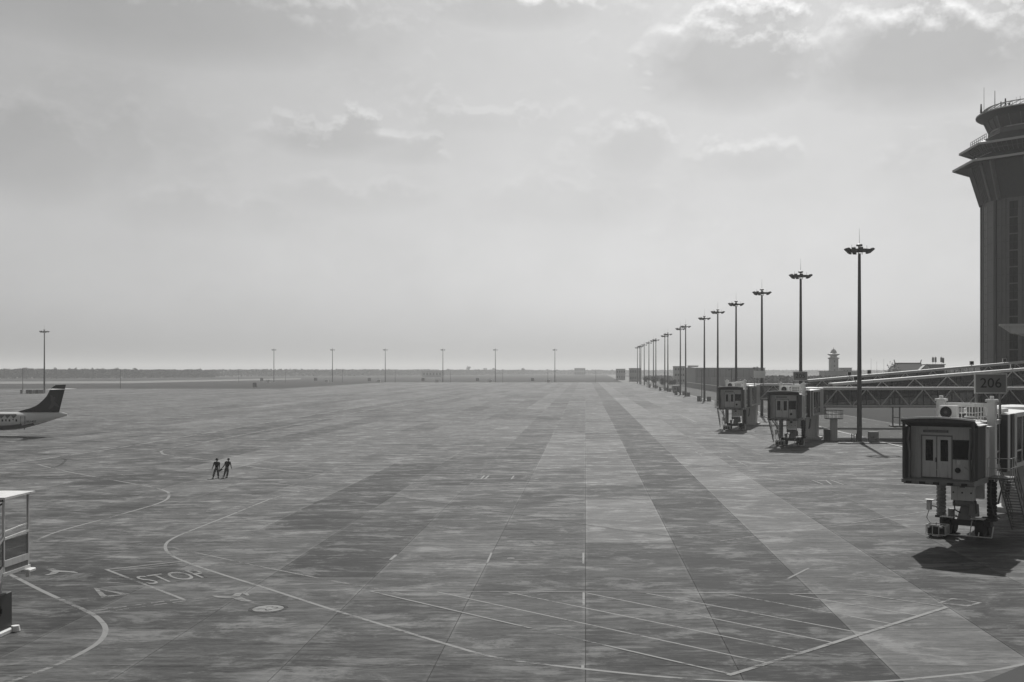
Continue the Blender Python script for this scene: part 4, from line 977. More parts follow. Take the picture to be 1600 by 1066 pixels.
for k in range(40):
    a = 2 * math.pi * k / 40; b = 2 * math.pi * (k + 1) / 40
    mb.bar((10.02 * math.cos(a), 10.02 * math.sin(a), 58.1), (10.02 * math.cos(b), 10.02 * math.sin(b), 58.1), 0.1, 0.2)
    mb.bar((9.7 * math.cos(a), 9.7 * math.sin(a), 58.3), (8.6 * math.cos(b), 8.6 * math.sin(b), 59.3), 0.22, 0.1); mb.bar((8.6 * math.cos(a), 8.6 * math.sin(a), 59.3), (8.6 * math.cos(b), 8.6 * math.sin(b), 59.3), 0.12, 0.16)
mb.build('roof_ribs', M['tower_trim'], rf)
for (px, yt, r) in ((1537.5, 137, .05), (1554.5, 142, .09), (1564, 159, .18), (1571, 154, .22), (1577, 161, .3), (1588, 152, .04), (1594, 150, .05), (1582, 157, .05), (1533, 163, .22)):
    p = AT(px, yt, TY - 2); mb = MB(); mb.tube((p.x - TX, -2, 58.0), (p.x - TX, -2, p.z), r, r * 0.6, 8); mb.build('antenna', M['tower_dark'], t)
rr = MB(); railing(rr, [(-10.2, -4), (-10.2, 4)], 52.7, 1.0, 1.0, 0.05); rr.build('gallery_railing', M['tower'], t)

# wing of the terminal roof at the right edge
t = thing('terminal_roof', 'pale cantilevered roof tip of the terminal in front of the tower', 'roof', (0, 0, 0))
Yt = 120.0; x0 = X2(1557, Yt)
mb = MB(); mb.loft([[(x0 + dx, yy, z) for (dx, z) in ((k_, 14.75), (k_ + 1.2, 13.95), (40, 13.3), (40, 15.3), (k_ + 0.4, 14.95))] for (yy, k_) in ((Yt - 1, 0.0), (Yt + 24, 14.0))]); mb.build('roof_slab', M['wall'], t)
mb = MB(); mb.prism([(x0 - 0.1, 14.76), (x0 + 40, 15.12), (x0 + 40, 15.45), (x0 - 0.1, 15.0)], 'y', Yt - 1.2, Yt - 0.9); mb.build('fascia', M['pale'], t)
for k in range(3):
    mb = MB(); mb.tube((x0 + 12 + 12 * k, Yt + 12, 0), (x0 + 12 + 12 * k, Yt + 12, 13.6), 0.5, 0.4, 16); mb.build('column', M['concrete'], t)

# ------------------------------------------------------------------ parked turboprop (nose to the left)
sc = 10.5; Yp = F / sc
t = thing('parked_turboprop', 'white parked turboprop airliner with dark fin, nose out of frame', 'aeroplane', ((105 - VX) / sc, Yp, 0))
LX = lambda px: (px - 105) / sc
LZ = lambda py: H - (py - HY) / sc
def ring(x, zc, ry, rz, n=56): return [(x, ry * math.cos(2 * math.pi * i / n), zc + rz * math.sin(2 * math.pi * i / n)) for i in range(n)]
prof = []     # x, top z, bottom z, half width
for (x, zt_, zb_, hw) in ((0.0, 3.32, 3.05, 0.12), (-0.6, 3.48, 2.86, 0.32), (-1.6, 3.54, 2.55, 0.52), (-3.0, 3.55, 2.10, 0.82), (-4.6, 3.55, 1.62, 1.1), (-6.2, 3.55, 1.18, 1.30), (-7.6, 3.56, 0.95, 1.38), (-9.4, 3.56, 0.83, 1.43), (-12, 3.56, 0.80, 1.43), (-22.5, 3.56, 0.80, 1.43), (-24.5, 3.42, 0.86, 1.32), (-26, 3.0, 1.05, 0.98), (-26.9, 2.45, 1.4, 0.5), (-27.15, 2.05, 1.75, 0.15)):
    prof.append((x, (zt_ + zb_) / 2, hw, (zt_ - zb_) / 2))
mb = MB(); mb.loft([ring(*p) for p in prof]); full = mb
fu = MB(); fu.v = full.v; be = MB(); be.v = full.v
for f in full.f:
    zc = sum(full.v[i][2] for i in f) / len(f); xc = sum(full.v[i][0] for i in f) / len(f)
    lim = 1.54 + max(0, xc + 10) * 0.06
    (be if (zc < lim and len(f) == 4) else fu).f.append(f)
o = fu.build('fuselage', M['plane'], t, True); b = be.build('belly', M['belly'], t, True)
fin = [(27.2, 645.5), (27.2, 644), (40, 641), (52.8, 636.7), (60.7, 631.8), (68.6, 625.2), (74.5, 619.3), (77.8, 614), (81.7, 606.8), (84, 603.6), (87.6, 601.9), (103, 601.2), (92, 645.5)]
fp = [(LX(x), LZ(y)) for x, y in fin]
mb = MB(); n = len(fp)
cx = sum(p[0] for p in fp) / n; cz = sum(p[1] for p in fp) / n
vs_ = [(x, -0.02, z) for x, z in fp] + [(cx + (x - cx) * 0.8, -0.17, cz + (z - cz) * 0.86) for x, z in fp] + [(x, 0.02, z) for x, z in fp] + [(cx + (x - cx) * 0.8, 0.17, cz + (z - cz) * 0.86) for x, z in fp]
fs = [tuple(range(n, 2 * n)), tuple(range(3 * n, 4 * n))]
for i in range(n):
    j = (i + 1) % n; fs += [(i, j, n + j, n + i), (2 * n + i, 2 * n + j, 3 * n + j, 3 * n + i), (i, j, 2 * n + j, 2 * n + i)]
mb.add(vs_, fs); fn = mb.build('fin', M['fin'], t)
em = [(76.5, 617.0), (79, 617.4), (81, 621), (83.5, 620), (84.5, 622.5), (82.5, 626), (85, 629.5), (88.5, 632), (90, 636), (86, 635.5), (82.5, 633.2), (79.8, 637), (75, 640), (73, 638), (76, 635), (78.5, 630), (77.3, 625)]
mb = MB(); mb.prism([(LX(x + 3), LZ(y)) for x, y in em], 'y', -0.19, -0.172); mb.build('emblem', M['emblem'], fn)
mb = MB(); mb.prism([(LX(84), LZ(602)), (LX(86), LZ(602)), (LX(82.5), LZ(607.6)), (LX(81.2), LZ(607.6))], 'y', -0.06, 0.06); mb.build('fin_leading_edge', M['plane'], fn)
zs = LZ(608.3)
mb = MB(); mb.loft([[(LX(84), -0.02, zs - .05), (LX(103), -0.02, zs - .04), (LX(103), -0.02, zs + .04), (LX(84), -0.02, zs + .09)], [(LX(90), -3.7, zs - .03), (LX(101), -3.7, zs - .03), (LX(101), -3.7, zs + .03), (LX(90), -3.7, zs + .05)]])
mb.loft([[(LX(84), 0.02, zs - .05), (LX(103), 0.02, zs - .04), (LX(103), 0.02, zs + .04), (LX(84), 0.02, zs + .09)], [(LX(90), 3.7, zs - .03), (LX(101), 3.7, zs - .03), (LX(101), 3.7, zs + .03), (LX(90), 3.7, zs + .05)]]); mb.build('tailplane', M['pale'], t)
for px in [33, 28, 22.6, 17.2, 11.9, 6.4, 1.0, -4.4, -9.8, -15.2, -20.6, -26, -31.4, -36.8]:
    x = LX(px); z = LZ(656.4); mb = MB(); mb.cbox(x - 0.12, x + 0.12, -1.40, -1.36, z - 0.17, z + 0.17, 0.03)
    y_ = 0.0
    o = mb.build('window', M['black'], t); hw = 1.38 if px < 25 else 1.33
    o.location.y = -(1.43 - 1.40) - 0.012 if px < 12 else (0.0 if px < 25 else 0.045)
mb = MB()
for (xa, xb) in ((39.2, 39.5), (45.8, 46.1)): mb.box(LX(xa), LX(xb), -1.33, -1.20, LZ(662.5), LZ(650))
mb.box(LX(39.2), LX(46.1), -1.30, -1.2, LZ(650.2), LZ(650)); dline = mb.build('door_outline', M['belly'], t)
for k in range(9):
    xa = 33 - 9.5 * k; zz = LZ(648.2); y_ = -1.27
    mb = MB(); mb.add([(LX(xa), -1.20, zz), (LX(xa - 9), -1.20, zz), (LX(xa - 4.5), -1.395, LZ(653.5)), (LX(xa), -1.12, zz), (LX(xa - 9), -1.12, zz), (LX(xa - 4.5), -1.30, LZ(653.5))], [(0, 1, 2), (3, 4, 5), (0, 1, 4, 3), (1, 2, 5, 4), (2, 0, 3, 5)]); mb.build('chevron', M['belly'], t)
mb = MB(); mb.box(LX(-60), LX(31), -1.02, -0.9, LZ(647.9), LZ(647.0)); mb.build('stripe', M['black'], t)
me = text_mesh('XU-407', M['dark'], 0.40, 0.02, 'registration', 1.1); o = link('registration', me, t, (LX(55.5), -1.235, LZ(658.3))); o.rotation_euler = (R(90), 0, R(7))
# wing, engines and gear, out of frame to the left
mb = MB()
for s in (-1, 1): mb.loft([[(-17.2, 0, 3.6), (-19.6, 0, 3.6), (-19.6, 0, 3.85), (-17.2, 0, 3.75)], [(-17.8, s * 13.5, 3.9), (-19.2, s * 13.5, 3.9), (-19.2, s * 13.5, 4.02), (-17.8, s * 13.5, 3.98)]])
mb.build('wing', M['plane'], t)
for s in (-1, 1):
    mb = MB(); mb.loft([[(x, s * 4.05 + r * math.cos(q * math.pi / 6), zc + r * 1.15 * math.sin(q * math.pi / 6)) for q in range(12)] for (x, r, zc) in ((-16.6, 0.15, 3.5), (-18, 0.5, 3.4), (-21, 0.58, 3.3), (-22.2, 0.3, 3.25))]); e = mb.build('engine_nacelle', M['plane'], t, True)
    mb = MB()
    for k in range(6):
        a = math.pi * k / 3; mb.bar((-22.25, s * 4.05, 3.25), (-22.25, s * 4.05 + 1.95 * math.cos(a), 3.25 + 1.95 * math.sin(a)), 0.06, 0.26, (1, 0, 0))
    mb.lathe([(0.0, 0)], 3) if False else None
    mb.build('propeller', M['dark'], e)
    mb = MB(); mb.tube((-15, s * 1.7, 0.95), (-15, s * 2.05, 0.4), 0.1, 0.1, 8); mb.tube((-15.35, s * 2.0, 0.41), (-15.35, s * 2.2, 0.41), 0.41, 0.41, 18); mb.tube((-14.65, s * 2.0, 0.41), (-14.65, s * 2.2, 0.41), 0.41, 0.41, 18); mb.build('main_gear', M['black'], t)
mb = MB(); mb.tube((-25.2, 0, 1.0), (-25.2, 0, 0.3), 0.08, 0.08, 8); mb.tube((-25.2, -0.25, 0.3), (-25.2, 0.25, 0.3), 0.3, 0.3, 16); mb.build('nose_gear', M['black'], t)
mb = MB(); mb.box(-6.4, -6.34, -0.06, 0.06, 0.95, 1.35); mb.build('tail_skid', M['dark'], t)

# ------------------------------------------------------------------ mobile passenger stairs at the left edge
t = thing('passenger_stairs', 'mobile passenger stairs with flat canopy at the left edge', 'stairs', (-21.94, 39.2, 0))
x0, x1, y0, y1 = -0.75, 0.78, -0.8, 0.88
mb = MB(); mb.prism([(y0 - 0.15, 5.10), (y1 + 0.3, 5.12), (y1 + 0.3, 5.19), (y0 - 0.15, 5.18)], 'x', x0 - 1.0, x1 + 0.12); mb.build('canopy', M['white'], t)
for (x, y) in ((x1, y0), (x1, y1), (x0, y0), (x0, y1)):
    mb = MB(); mb.bar((x, y, 2.45), (x, y, 5.105), 0.07); mb.build('post', M['pale'], t)
mb = MB(); mb.box(x0, x1, y0, y1, 2.42, 2.60); mb.build('platform', M['grey'], t)
for x in (x0, x1 + 0.0):
    mb = MB(); mb.box(x - 0.04, x + 0.04, y0, y1, 2.62, 2.86); mb.box(x - 0.05, x + 0.05, y0 - 0.1, y1 + 0.1, 2.30, 2.418); mb.build('side_sill', M['pale'], t)
    mb = MB(); mb.bar((x, y0, 3.65), (x, y1, 3.72), 0.08); mb.bar((x, y0, 3.9), (x, y1 - 0.1, 4.0), 0.05); mb.build('handrail', M['white'], t)
    mb = MB(); mb.box(x - 0.012, x + 0.012, y0 + 0.05, y1 - 0.05, 2.87, 3.60); mb.build('side_pane', M['stairglass'], t)
mb = MB(); mb.cbox(x1 - 0.1, x1 + 0.25, y1 - 0.35, y1 + 0.15, 2.20, 2.298, 0.03); mb.box(x1 + 0.02, x1 + 0.14, y1 - 0.2, y1 - 0.05, 1.98, 2.2); mb.build_each('bumper', M['white'], t)
# flight towards the camera
n = 13
for k in range(n):
    y = y0 - 0.14 - 0.26 * k; z = 2.42 - 0.182 * (k + 0.5); mb = MB(); mb.box(x0 + 0.05, x1 - 0.05, y - 0.14, y + 0.14, z - 0.02, z + 0.02); mb.build('tread', M['steel'], t)
for x in (x0, x1):
    mb = MB(); mb.bar((x, y0 + 0.03, 2.52), (x, y0 - 3.45, 0.10), 0.06, 0.36); mb.build('stringer', M['pale'], t)
    mb = MB(); mb.bar((x, y0, 3.72), (x, y0 - 3.3, 1.40), 0.07); mb.bar((x, y0, 3.95), (x, y0 - 3.3, 1.62), 0.04)
    for k in range(1, 5): mb.bar((x, y0 - 0.82 * k, 2.5 - 0.57 * k), (x, y0 - 0.82 * k, 3.72 - 0.577 * k), 0.05)
    mb.build('stair_rail', M['pale'], t)
    mb = MB(); mb.add([(x - 0.01, y0 - 0.06, 2.70), (x - 0.01, y0 - 3.2, 0.5), (x - 0.01, y0 - 3.2, 1.36), (x - 0.01, y0 - 0.06, 3.58), (x + 0.01, y0 - 0.06, 2.70), (x + 0.01, y0 - 3.2, 0.5), (x + 0.01, y0 - 3.2, 1.36), (x + 0.01, y0 - 0.06, 3.58)], [(0, 1, 2, 3), (7, 6, 5, 4), (0, 3, 7, 4), (1, 0, 4, 5), (2, 1, 5, 6), (3, 2, 6, 7)]); mb.build('side_pane', M['stairglass'], t)
mb = MB(); mb.bar((x1 - 0.02, y0, 4.95), (x1 - 1.4, y0 - 1.2, 3.9), 0.05); mb.bar((x1, y0 - 0.05, 5.05), (x1 - 1.3, y0 - 0.1, 5.0), 0.06); mb.build('canopy_brace', M['dark'], t)
mb = MB(); mb.tube((0.10, -0.15, 1.45), (0.10, -0.15, 2.42), 0.24, 0.24, 16); mb.build('lift_column', M['pale'], t, True)
mb = MB(); mb.cbox(-0.95, 0.42, -0.95, 0.45, 0.18, 1.52, 0.03); cb = mb.build('machinery_cabinet', M['dark'], t)
mb = MB(); mb.box(0.425, 0.45, -0.55, -0.35, 0.75, 1.12); mb.box(0.45, 0.50, -0.42, -0.37, 0.85, 1.02); mb.build('latch', M['black'], cb)
mb = MB(); mb.cbox(-1.1, 0.52, -1.25, 0.70, 0.02, 0.176, 0.04); mb.build('base_plate', M['white'], t)
mb = MB(); mb.tube((0.55, 0.42, 0.02), (0.55, 0.42, 0.22), 0.18, 0.14, 14); mb.build('stabiliser_foot', M['white'], t)
for yy in (-0.9, 0.35):
    mb = MB(); mb.tube((-1.25, yy, 0.22), (-1.1, yy, 0.22), 0.22, 0.22, 16); mb.build('wheel', M['black'], t)

# ------------------------------------------------------------------ two people walking towards the camera
def skin_mesh(name, joints, edges, m, parent=None, levels=1):
    """joints: list of (x, y, z, radius)"""
    me = bpy.data.meshes.new(name); me.from_pydata([j[:3] for j in joints], edges, [])
    o = bpy.data.objects.new(name, me); C.objects.link(o)
    md = o.modifiers.new('skin', 'SKIN'); md.use_smooth_shade = True
    for i, j in enumerate(joints):
        r_ = j[3] if isinstance(j[3], tuple) else (j[3], j[3])
        me.skin_vertices[0].data[i].radius = r_
    me.skin_vertices[0].data[0].use_root = True
    ms = o.modifiers.new('sub', 'SUBSURF'); ms.levels = levels; ms.render_levels = levels
    dg = bpy.context.evaluated_depsgraph_get(); me2 = bpy.data.meshes.new_from_object(o.evaluated_get(dg)); bpy.data.objects.remove(o)
    me2.name = name; me2.materials.clear(); me2.materials.append(m)
    me2.polygons.foreach_set('use_smooth', [True] * len(me2.polygons))
    o = bpy.data.objects.new(name, me2); C.objects.link(o); o.parent = parent
    return o
def person(label, loc, rz, armL, armR, legL, legR, lean, cap, vest):
    """arm: (elbow, wrist); leg: (knee, ankle); offsets in metres, facing -y, x to the image right"""
    t = thing('person', label, 'person', loc, rz, 'ground staff walking across the apron')
    lx = lean
    pel = (0, 0, 0.93); ch = (lx * 0.6, 0, 1.32); nk = (lx * 0.9, 0, 1.49); hd = (lx, -0.02, 1.62)
    J = [pel + (0.13,), (lx * 0.3, 0, 1.12, 0.13), ch + (0.15,), nk + (0.06,), (lx, -0.01, 1.55, 0.058), (lx, -0.015, 1.63, 0.10), (lx, -0.01, 1.74, 0.075)]
    E = [(0, 1), (1, 2), (2, 3), (3, 4), (4, 5), (5, 6)]
    def add(p, r, par):
        J.append((p[0], p[1], p[2], r)); E.append((par, len(J) - 1)); return len(J) - 1
    shp = []; lgp = []
    for s, (el, wr), (kn, an) in ((-1, armL, legL), (1, armR, legR)):
        sh = (ch[0] + s * 0.19, 0, 1.41); a = add(sh, 0.065, 2); b = add(el, 0.056, a); c = add(wr, 0.042, b)
        d = (Vector(wr) - Vector(el)).normalized(); palm = Vector(wr) + d * 0.07; e = add(palm, 0.036, c)
        for k, (off, ln) in enumerate(((-0.027, 0.075), (-0.009, 0.088), (0.009, 0.082), (0.027, 0.065))):
            f = add(palm + Vector((0, off, 0)) + d * 0.05, 0.009, e); add(palm + Vector((-s * 0.012, off, 0)) + d * (0.05 + ln * 0.8), 0.008, f)
        th = add(palm + Vector((0, -0.045, 0)) + d * 0.005, 0.010, e); add(palm + Vector((0, -0.055, 0)) + d * 0.045, 0.009, th)
        hp = (s * 0.095, 0, 0.88); h = add(hp, 0.085, 0); k_ = add(kn, 0.062, h); q = add(an, 0.045, k_); add((an[0] + s * 0.02, an[1] - 0.10, an[2] - 0.04), 0.04, q)
        shp.append((sh, el, wr)); lgp.append((hp, kn, an))
    skin_mesh('body', J, E, M['skin'], t, 1)
    # facial features
    mb = MB()
    mb.lathe([(0.0, -0.02), (0.013, 0.0), (0.0, 0.02)], 6) if False else None
    mb.add([(lx - 0.014, -0.112, 1.61), (lx + 0.014, -0.112, 1.61), (lx, -0.138, 1.615), (lx, -0.112, 1.66)], [(0, 1, 2), (0, 2, 3), (1, 3, 2), (0, 3, 1)]); mb.build('nose', M['skin'], t)
    for s in (-1, 1):
        mb = MB(); mb.tube((lx + s * 0.035, -0.112, 1.645), (lx + s * 0.035, -0.118, 1.645), 0.011, 0.009, 8); mb.build('eye', M['shoe'], t)
        mb = MB(); mb.tube((lx + s * 0.098, -0.01, 1.635), (lx + s * 0.108, -0.005, 1.635), 0.032, 0.028, 8); mb.build('ear', M['skin'], t)
    mb = MB(); mb.box(lx - 0.025, lx + 0.025, -0.116, -0.108, 1.578, 1.584); mb.build('mouth', M['shoe'], t)
    # shirt
    J2 = [(lx * 0.1, 0, 0.95, (0.25, 0.19)), (lx * 0.3, 0, 1.14, (0.245, 0.19)), ch + ((0.25, 0.185),), (lx * 0.85, 0, 1.45, 0.10)]; E2 = [(0, 1), (1, 2), (2, 3)]
    for (sh, el, wr) in shp:
        J2.append((sh[0], sh[1], sh[2], 0.105)); E2.append((2, len(J2) - 1)); J2.append((sh[0] * 0.3 + el[0] * 0.7, sh[1] * 0.3 + el[1] * 0.7, sh[2] * 0.3 + el[2] * 0.7, 0.09)); E2.append((len(J2) - 2, len(J2) - 1))
    skin_mesh('shirt', J2, E2, M['vest' if vest else 'shirt'], t, 1)
    mb = MB(); mb.add([(lx * .85 - 0.07, -0.13, 1.46), (lx * .85 + 0.07, -0.13, 1.46), (lx * .7, -0.155, 1.34), (lx * .85 - 0.05, -0.10, 1.47), (lx * .85 + 0.05, -0.10, 1.47), (lx * .7, -0.12, 1.37)], [(0, 2, 5, 3), (1, 4, 5, 2), (0, 3, 4, 1)]); mb.build('collar', M['grey'], t)
    J3 = [(0, 0, 0.98, (0.20, 0.16)), (0, 0, 0.90, (0.20, 0.165))]; E3 = [(0, 1)]
    for (hp, kn, an) in lgp:
        b = len(J3); J3 += [(hp[0], hp[1], hp[2] - 0.05, 0.125), (kn[0], kn[1], kn[2], 0.10), (an[0], an[1], an[2] + 0.02, 0.085)]; E3 += [(1, b), (b, b + 1), (b + 1, b + 2)]
    skin_mesh('trousers', J3, E3, M['trousers'], t, 1)
    for s, (hp, kn, an) in zip((-1, 1), lgp):
        mb = MB(); ax, ay, azz = an; bz = max(0.0, azz - 0.09)
        mb.loft([[(ax + u * w_, ay + v, bz + zz) for (u, v) in ((-1, 0.09), (1, 0.09), (1.15, -0.05), (0.8, -0.20), (-0.8, -0.20), (-1.15, -0.05))] for (w_, zz) in ((0.048, 0.0), (0.05, 0.03), (0.036, 0.085))]); mb.build('shoe', M['shoe'], t, True)
    if cap:
        mb = MB(); mb.lathe([(0.17, 1.675), (0.165, 1.69), (0.112, 1.70), (0.108, 1.76), (0.07, 1.805), (0.0, 1.81)], 20, (lx, -0.012)); mb.build('hat', M['shirt'], t, True)
    else:
        mb = MB(); mb.lathe([(0.104, 1.645), (0.112, 1.68), (0.106, 1.74), (0.06, 1.785), (0.0, 1.79)], 18, (lx, 0.008)); mb.build('hair', M['shoe'], t, True)
    return t
p1 = G(338.5, 747.3); p2 = G(354.5, 746.4)
person('left walker in a brimmed hat and dark shirt with empty hands', (p1.x, p1.y, 0), R(8),
       ((-0.29, 0.02, 1.14), (-0.36, -0.06, 0.91)), ((0.25, 0.03, 1.13), (0.26, -0.08, 0.89)), ((-0.19, -0.06, 0.52), (-0.28, -0.12, 0.10)), ((0.12, 0.02, 0.50), (0.13, 0.10, 0.10)), 0.03, True, False)
person('right walker, bareheaded in a dark vest, carrying a slim case', (p2.x, p2.y, 0), R(-6),
       ((-0.24, 0.05, 1.15), (-0.38, -0.05, 0.93)), ((0.36, 0.02, 1.16), (0.45, -0.06, 0.94)), ((-0.19, 0.08, 0.51), (-0.38, 0.24, 0.17)), ((0.11, -0.07, 0.50), (0.05, -0.10, 0.10)), 0.16, False, True)
t = thing('slim_case', 'slim dark case held by the right walker', 'case', (p2.x - 0.475, p2.y - 0.03, 0.0), R(-6))
c0 = Vector((0.05, 0, 0.84))
mb = MB(); mb.bar(Vector((0.06, 0, 0.78)), Vector((-0.32, 0, 0.56)), 0.08, 0.15, (0, 0, 1)); mb.build('case_body', M['shoe'], t)
mb = MB(); mb.path([(0.05, 0, 0.76), (0.04, 0, 0.85), (-0.02, 0, 0.85), (-0.05, 0, 0.72)], 0.012, 6); mb.build('case_handle', M['shoe'], t)

# ------------------------------------------------------------------ fence and small cabin by the service road
ft = thing('security_fence', 'long picket security fence along the far side of the service road', 'fence', (57.8, 300, 0))
post = MB(); post.box(-0.06, 0.06, -0.06, 0.06, 0, 3.1); post = post.mesh('post', M['steel'])
pan = MB()
for k in range(22): pan.box(-0.02, 0.02, 0.12 + k * 0.175, 0.19 + k * 0.175, 0.15, 2.75)
for z in (0.2, 1.4, 2.7): pan.box(-0.03, 0.03, 0.06, 3.94, z, z + 0.07)
pan = pan.mesh('picket_panel', M['grey']); coil = MB()
for k in range(14): coil.tube((0, k * 4 / 14, 2.85 + 0.18 * (k % 2)), (0, (k + 1) * 4 / 14, 2.85 + 0.18 * ((k + 1) % 2)), 0.05, 0.05, 4)
coil = coil.mesh('barbed_wire', M['white'])
for k in range(75):
    link('post', post, ft, (0, 4 * k, 0)); p = link('picket_panel', pan, ft, (0, 4 * k, 0)); link('barbed_wire', coil, ft, (0, 4 * k, 0))
t = thing('utility_cabin', 'small grey utility cabin with pale roof edge beyond the masts', 'cabin', (X2(1057.5, 452), 452, 0))
mb = MB(); mb.box(-1.8, 1.8, -1.3, 1.3, 0.35, 3.1); mb.build('wall', M['grey'], t)
mb = MB(); mb.box(-2.0, 2.0, -1.5, 1.5, 3.104, 3.3); mb.build('roof', M['white'], t)
for s in (-1.2, 1.2):
    mb = MB(); mb.box(s - 0.25, s + 0.25, -1.1, 1.1, 0, 0.346); mb.build('skid', M['dark'], t)
mb = MB(); mb.box(-0.1, 0.75, -1.33, -1.302, 0.4, 2.5); d = mb.build('door', M['dark'], t)
mb = MB(); mb.box(-1.4, -0.6, -1.33, -1.302, 1.4, 2.3); mb.build('window', M['cabglass'], t)

# ------------------------------------------------------------------ far buildings
def far_building(name, label, pxa, pxb, pytop, Y, depth, m, storeys=2, roofm='roof', bays=8, z0_=0.0):
    xa, xb = X2(pxa, Y), X2(pxb, Y); hz = H - (pytop - HY) / F * Y
    t = thing(name, label, 'building', ((xa + xb) / 2, Y, 0)); hw = (xb - xa) / 2
    mb = MB(); mb.box(-hw, hw, 0, depth, 0, hz); mb.build('wall', M[m], t)
    mb = MB(); mb.box(-hw - 0.3, hw + 0.3, -0.3, depth + 0.3, hz + 0.004, hz + 0.35); mb.build('roof', M[roofm], t)
    for s in range(storeys):
        for k in range(bays):
            cx = -hw + (k + 0.5) * 2 * hw / bays; zb = hz * (s + 0.35) / storeys; ww = min(1.2, hw / bays * 0.6)
            mb = MB(); mb.box(cx - ww, cx + ww, -0.12, -0.004, zb, zb + hz / storeys * 0.4); mb.build('window', M['cabglass' if False else 'dark'], t)
    return t
# long dark hangar beyond the service road
t = thing('hangar', 'long low dark hangar behind the mast row', 'building', (X2(1133, 640), 640, 0))
hw = 18.0; hz = 10.9
mb = MB(); mb.box(-hw, hw + 6, 0, 60, 0, hz); mb.build('wall', M['hangar'], t)
mb = MB(); mb.prism([(-0.5, hz + 0.004), (60.5, hz + 0.004), (60.5, hz + 0.3), (30, hz + 0.9), (-0.5, hz + 0.3)], 'x', -hw - 0.5, hw + 6.5); mb.build('roof', M['hangar'], t)
for k in range(5):
    x = -hw + 4 + 8 * k; mb = MB(); mb.box(x - 2.6, x + 2.6, -0.15, -0.004, 0.1, 5.4); d = mb.build('door', M['grey'], t)
    for q in range(5): mb = MB(); mb.box(x - 2.5, x + 2.5, -0.19, -0.154, 0.9 + q, 0.96 + q); mb.build('rib', M['dark'], d)
for k in range(12):
    x = -hw + 1 + 3.5 * k; mb = MB(); mb.box(x - 0.12, x + 0.12, -0.10, -0.003, 5.6, hz - 0.1); mb.build('pilaster', M['dark'], t)
far_building('office_block', 'pale two storey block rising left of the hangar', 1054, 1070, 573, 760, 14, 'building', 3, bays=4)
far_building('office_block', 'dark roofed block beside the mast row, above the hangar end', 1077, 1091, 572, 720, 12, 'building', 3, 'white', 4)
far_building('warehouse', 'low dark warehouse behind the far end of the mast row', 984, 1001, 576, 900, 16, 'grey', 2, bays=5)
far_building('warehouse', 'pale low building at the end of the far grass', 963, 977, 577, 1050, 14, 'building', 2, bays=4)
far_building('terminal_block', 'distant pale flat building with bright roof on the horizon', 897.5, 914.5, 575.5, 2100, 40, 'building', 2, 'white', 6)
far_building('pale_block', 'distant pale flat block right of the slender tower', 1317, 1331, 575.5, 700, 12, 'building', 2, bays=3)
far_building('low_block', 'low pale building under the slender tower', 1288, 1342, 581, 640, 14, 'building', 1, bays=10)
far_building('annex', 'dark annex right of the tiled roof house', 1454, 1476, 570.5, 420, 10, 'roof', 1, bays=3)
far_building('low_shed', 'long pale shed low on the centre horizon', 660, 690, 580.6, 1500, 20, 'building', 1, bays=6)
# slender far tower
Y = 760.0; t = thing('slender_tower', 'slender pale domed control tower on the hazy horizon', 'tower', (X2(1302.5, Y), Y, 0))
mb = MB(); mb.cbox(-2.9, 2.9, -2.9, 2.9, 0, 19.0, 0.4); mb.build('shaft', M['building'], t)
for k in range(5): mb = MB(); mb.box(-0.5, 0.5, -3.0, -2.91, 2.5 + 3.2 * k, 4.0 + 3.2 * k); mb.build('window', M['dark'], t)
for (z, r) in ((18.2, 4.2), (21.0, 4.4)):
    mb = MB(); mb.lathe([(3.0, z - 0.8), (r, z), (r, z + 0.4), (2.6, z + 0.9)], 16); mb.build('balcony', M['grey'], t)
mb = MB(); mb.lathe([(2.4, 19), (2.4, 21.6), (2.2, 23), (1.5, 24.3), (0.5, 25.0), (0.05, 25.6)], 16); mb.build('dome', M['building'], t, True)
mb = MB(); mb.tube((0, 0, 25.3), (0, 0, 26.4), 0.1, 0.05, 6); mb.build('finial', M['dark'], t)
# tiled-roof house
Y = 380.0; t = thing('tiled_roof_house', 'house with steep dark tiled roof and raised ridge ends', 'house', (X2(1425, Y), Y, 0))
mb = MB(); mb.box(-7, 7, 0, 10, 0, 7.6); mb.build('wall', M['building'], t)
mb = MB(); mb.loft([[(-8.2, -1.2, 7.4), (8.2, -1.2, 7.4), (8.2, 11.2, 7.4), (-8.2, 11.2, 7.4)], [(-4.6, 4.6, 12.2), (4.6, 4.6, 12.2), (4.6, 5.4, 12.2), (-4.6, 5.4, 12.2)]]); rf = mb.build('roof', M['roof'], t)
mb = MB(); mb.bar((-4.9, 5, 12.3), (4.9, 5, 12.3), 0.4, 0.4); mb.bar((-4.6, 5, 12.3), (-5.0, 5, 13.6), 0.25); mb.bar((4.6, 5, 12.3), (5.0, 5, 13.6), 0.25); mb.build('ridge', M['dark'], rf)
mb = MB(); mb.prism([(1.2, 8.6), (8.4, 8.6), (4.8, 11.6)], 'y', -1.6, 3.0); mb.build('gable', M['pale'], rf)
mb = MB(); mb.bar((0.9, -1.7, 8.4), (4.8, -1.7, 11.9), 0.3); mb.bar((8.7, -1.7, 8.4), (4.8, -1.7, 11.9), 0.3); mb.build('bargeboard', M['dark'], rf)
for k in range(4): mb = MB(); mb.box(-6 + 3.4 * k, -4.4 + 3.4 * k, -0.1, -0.004, 3.5, 5.8); mb.build('window', M['dark'], t)
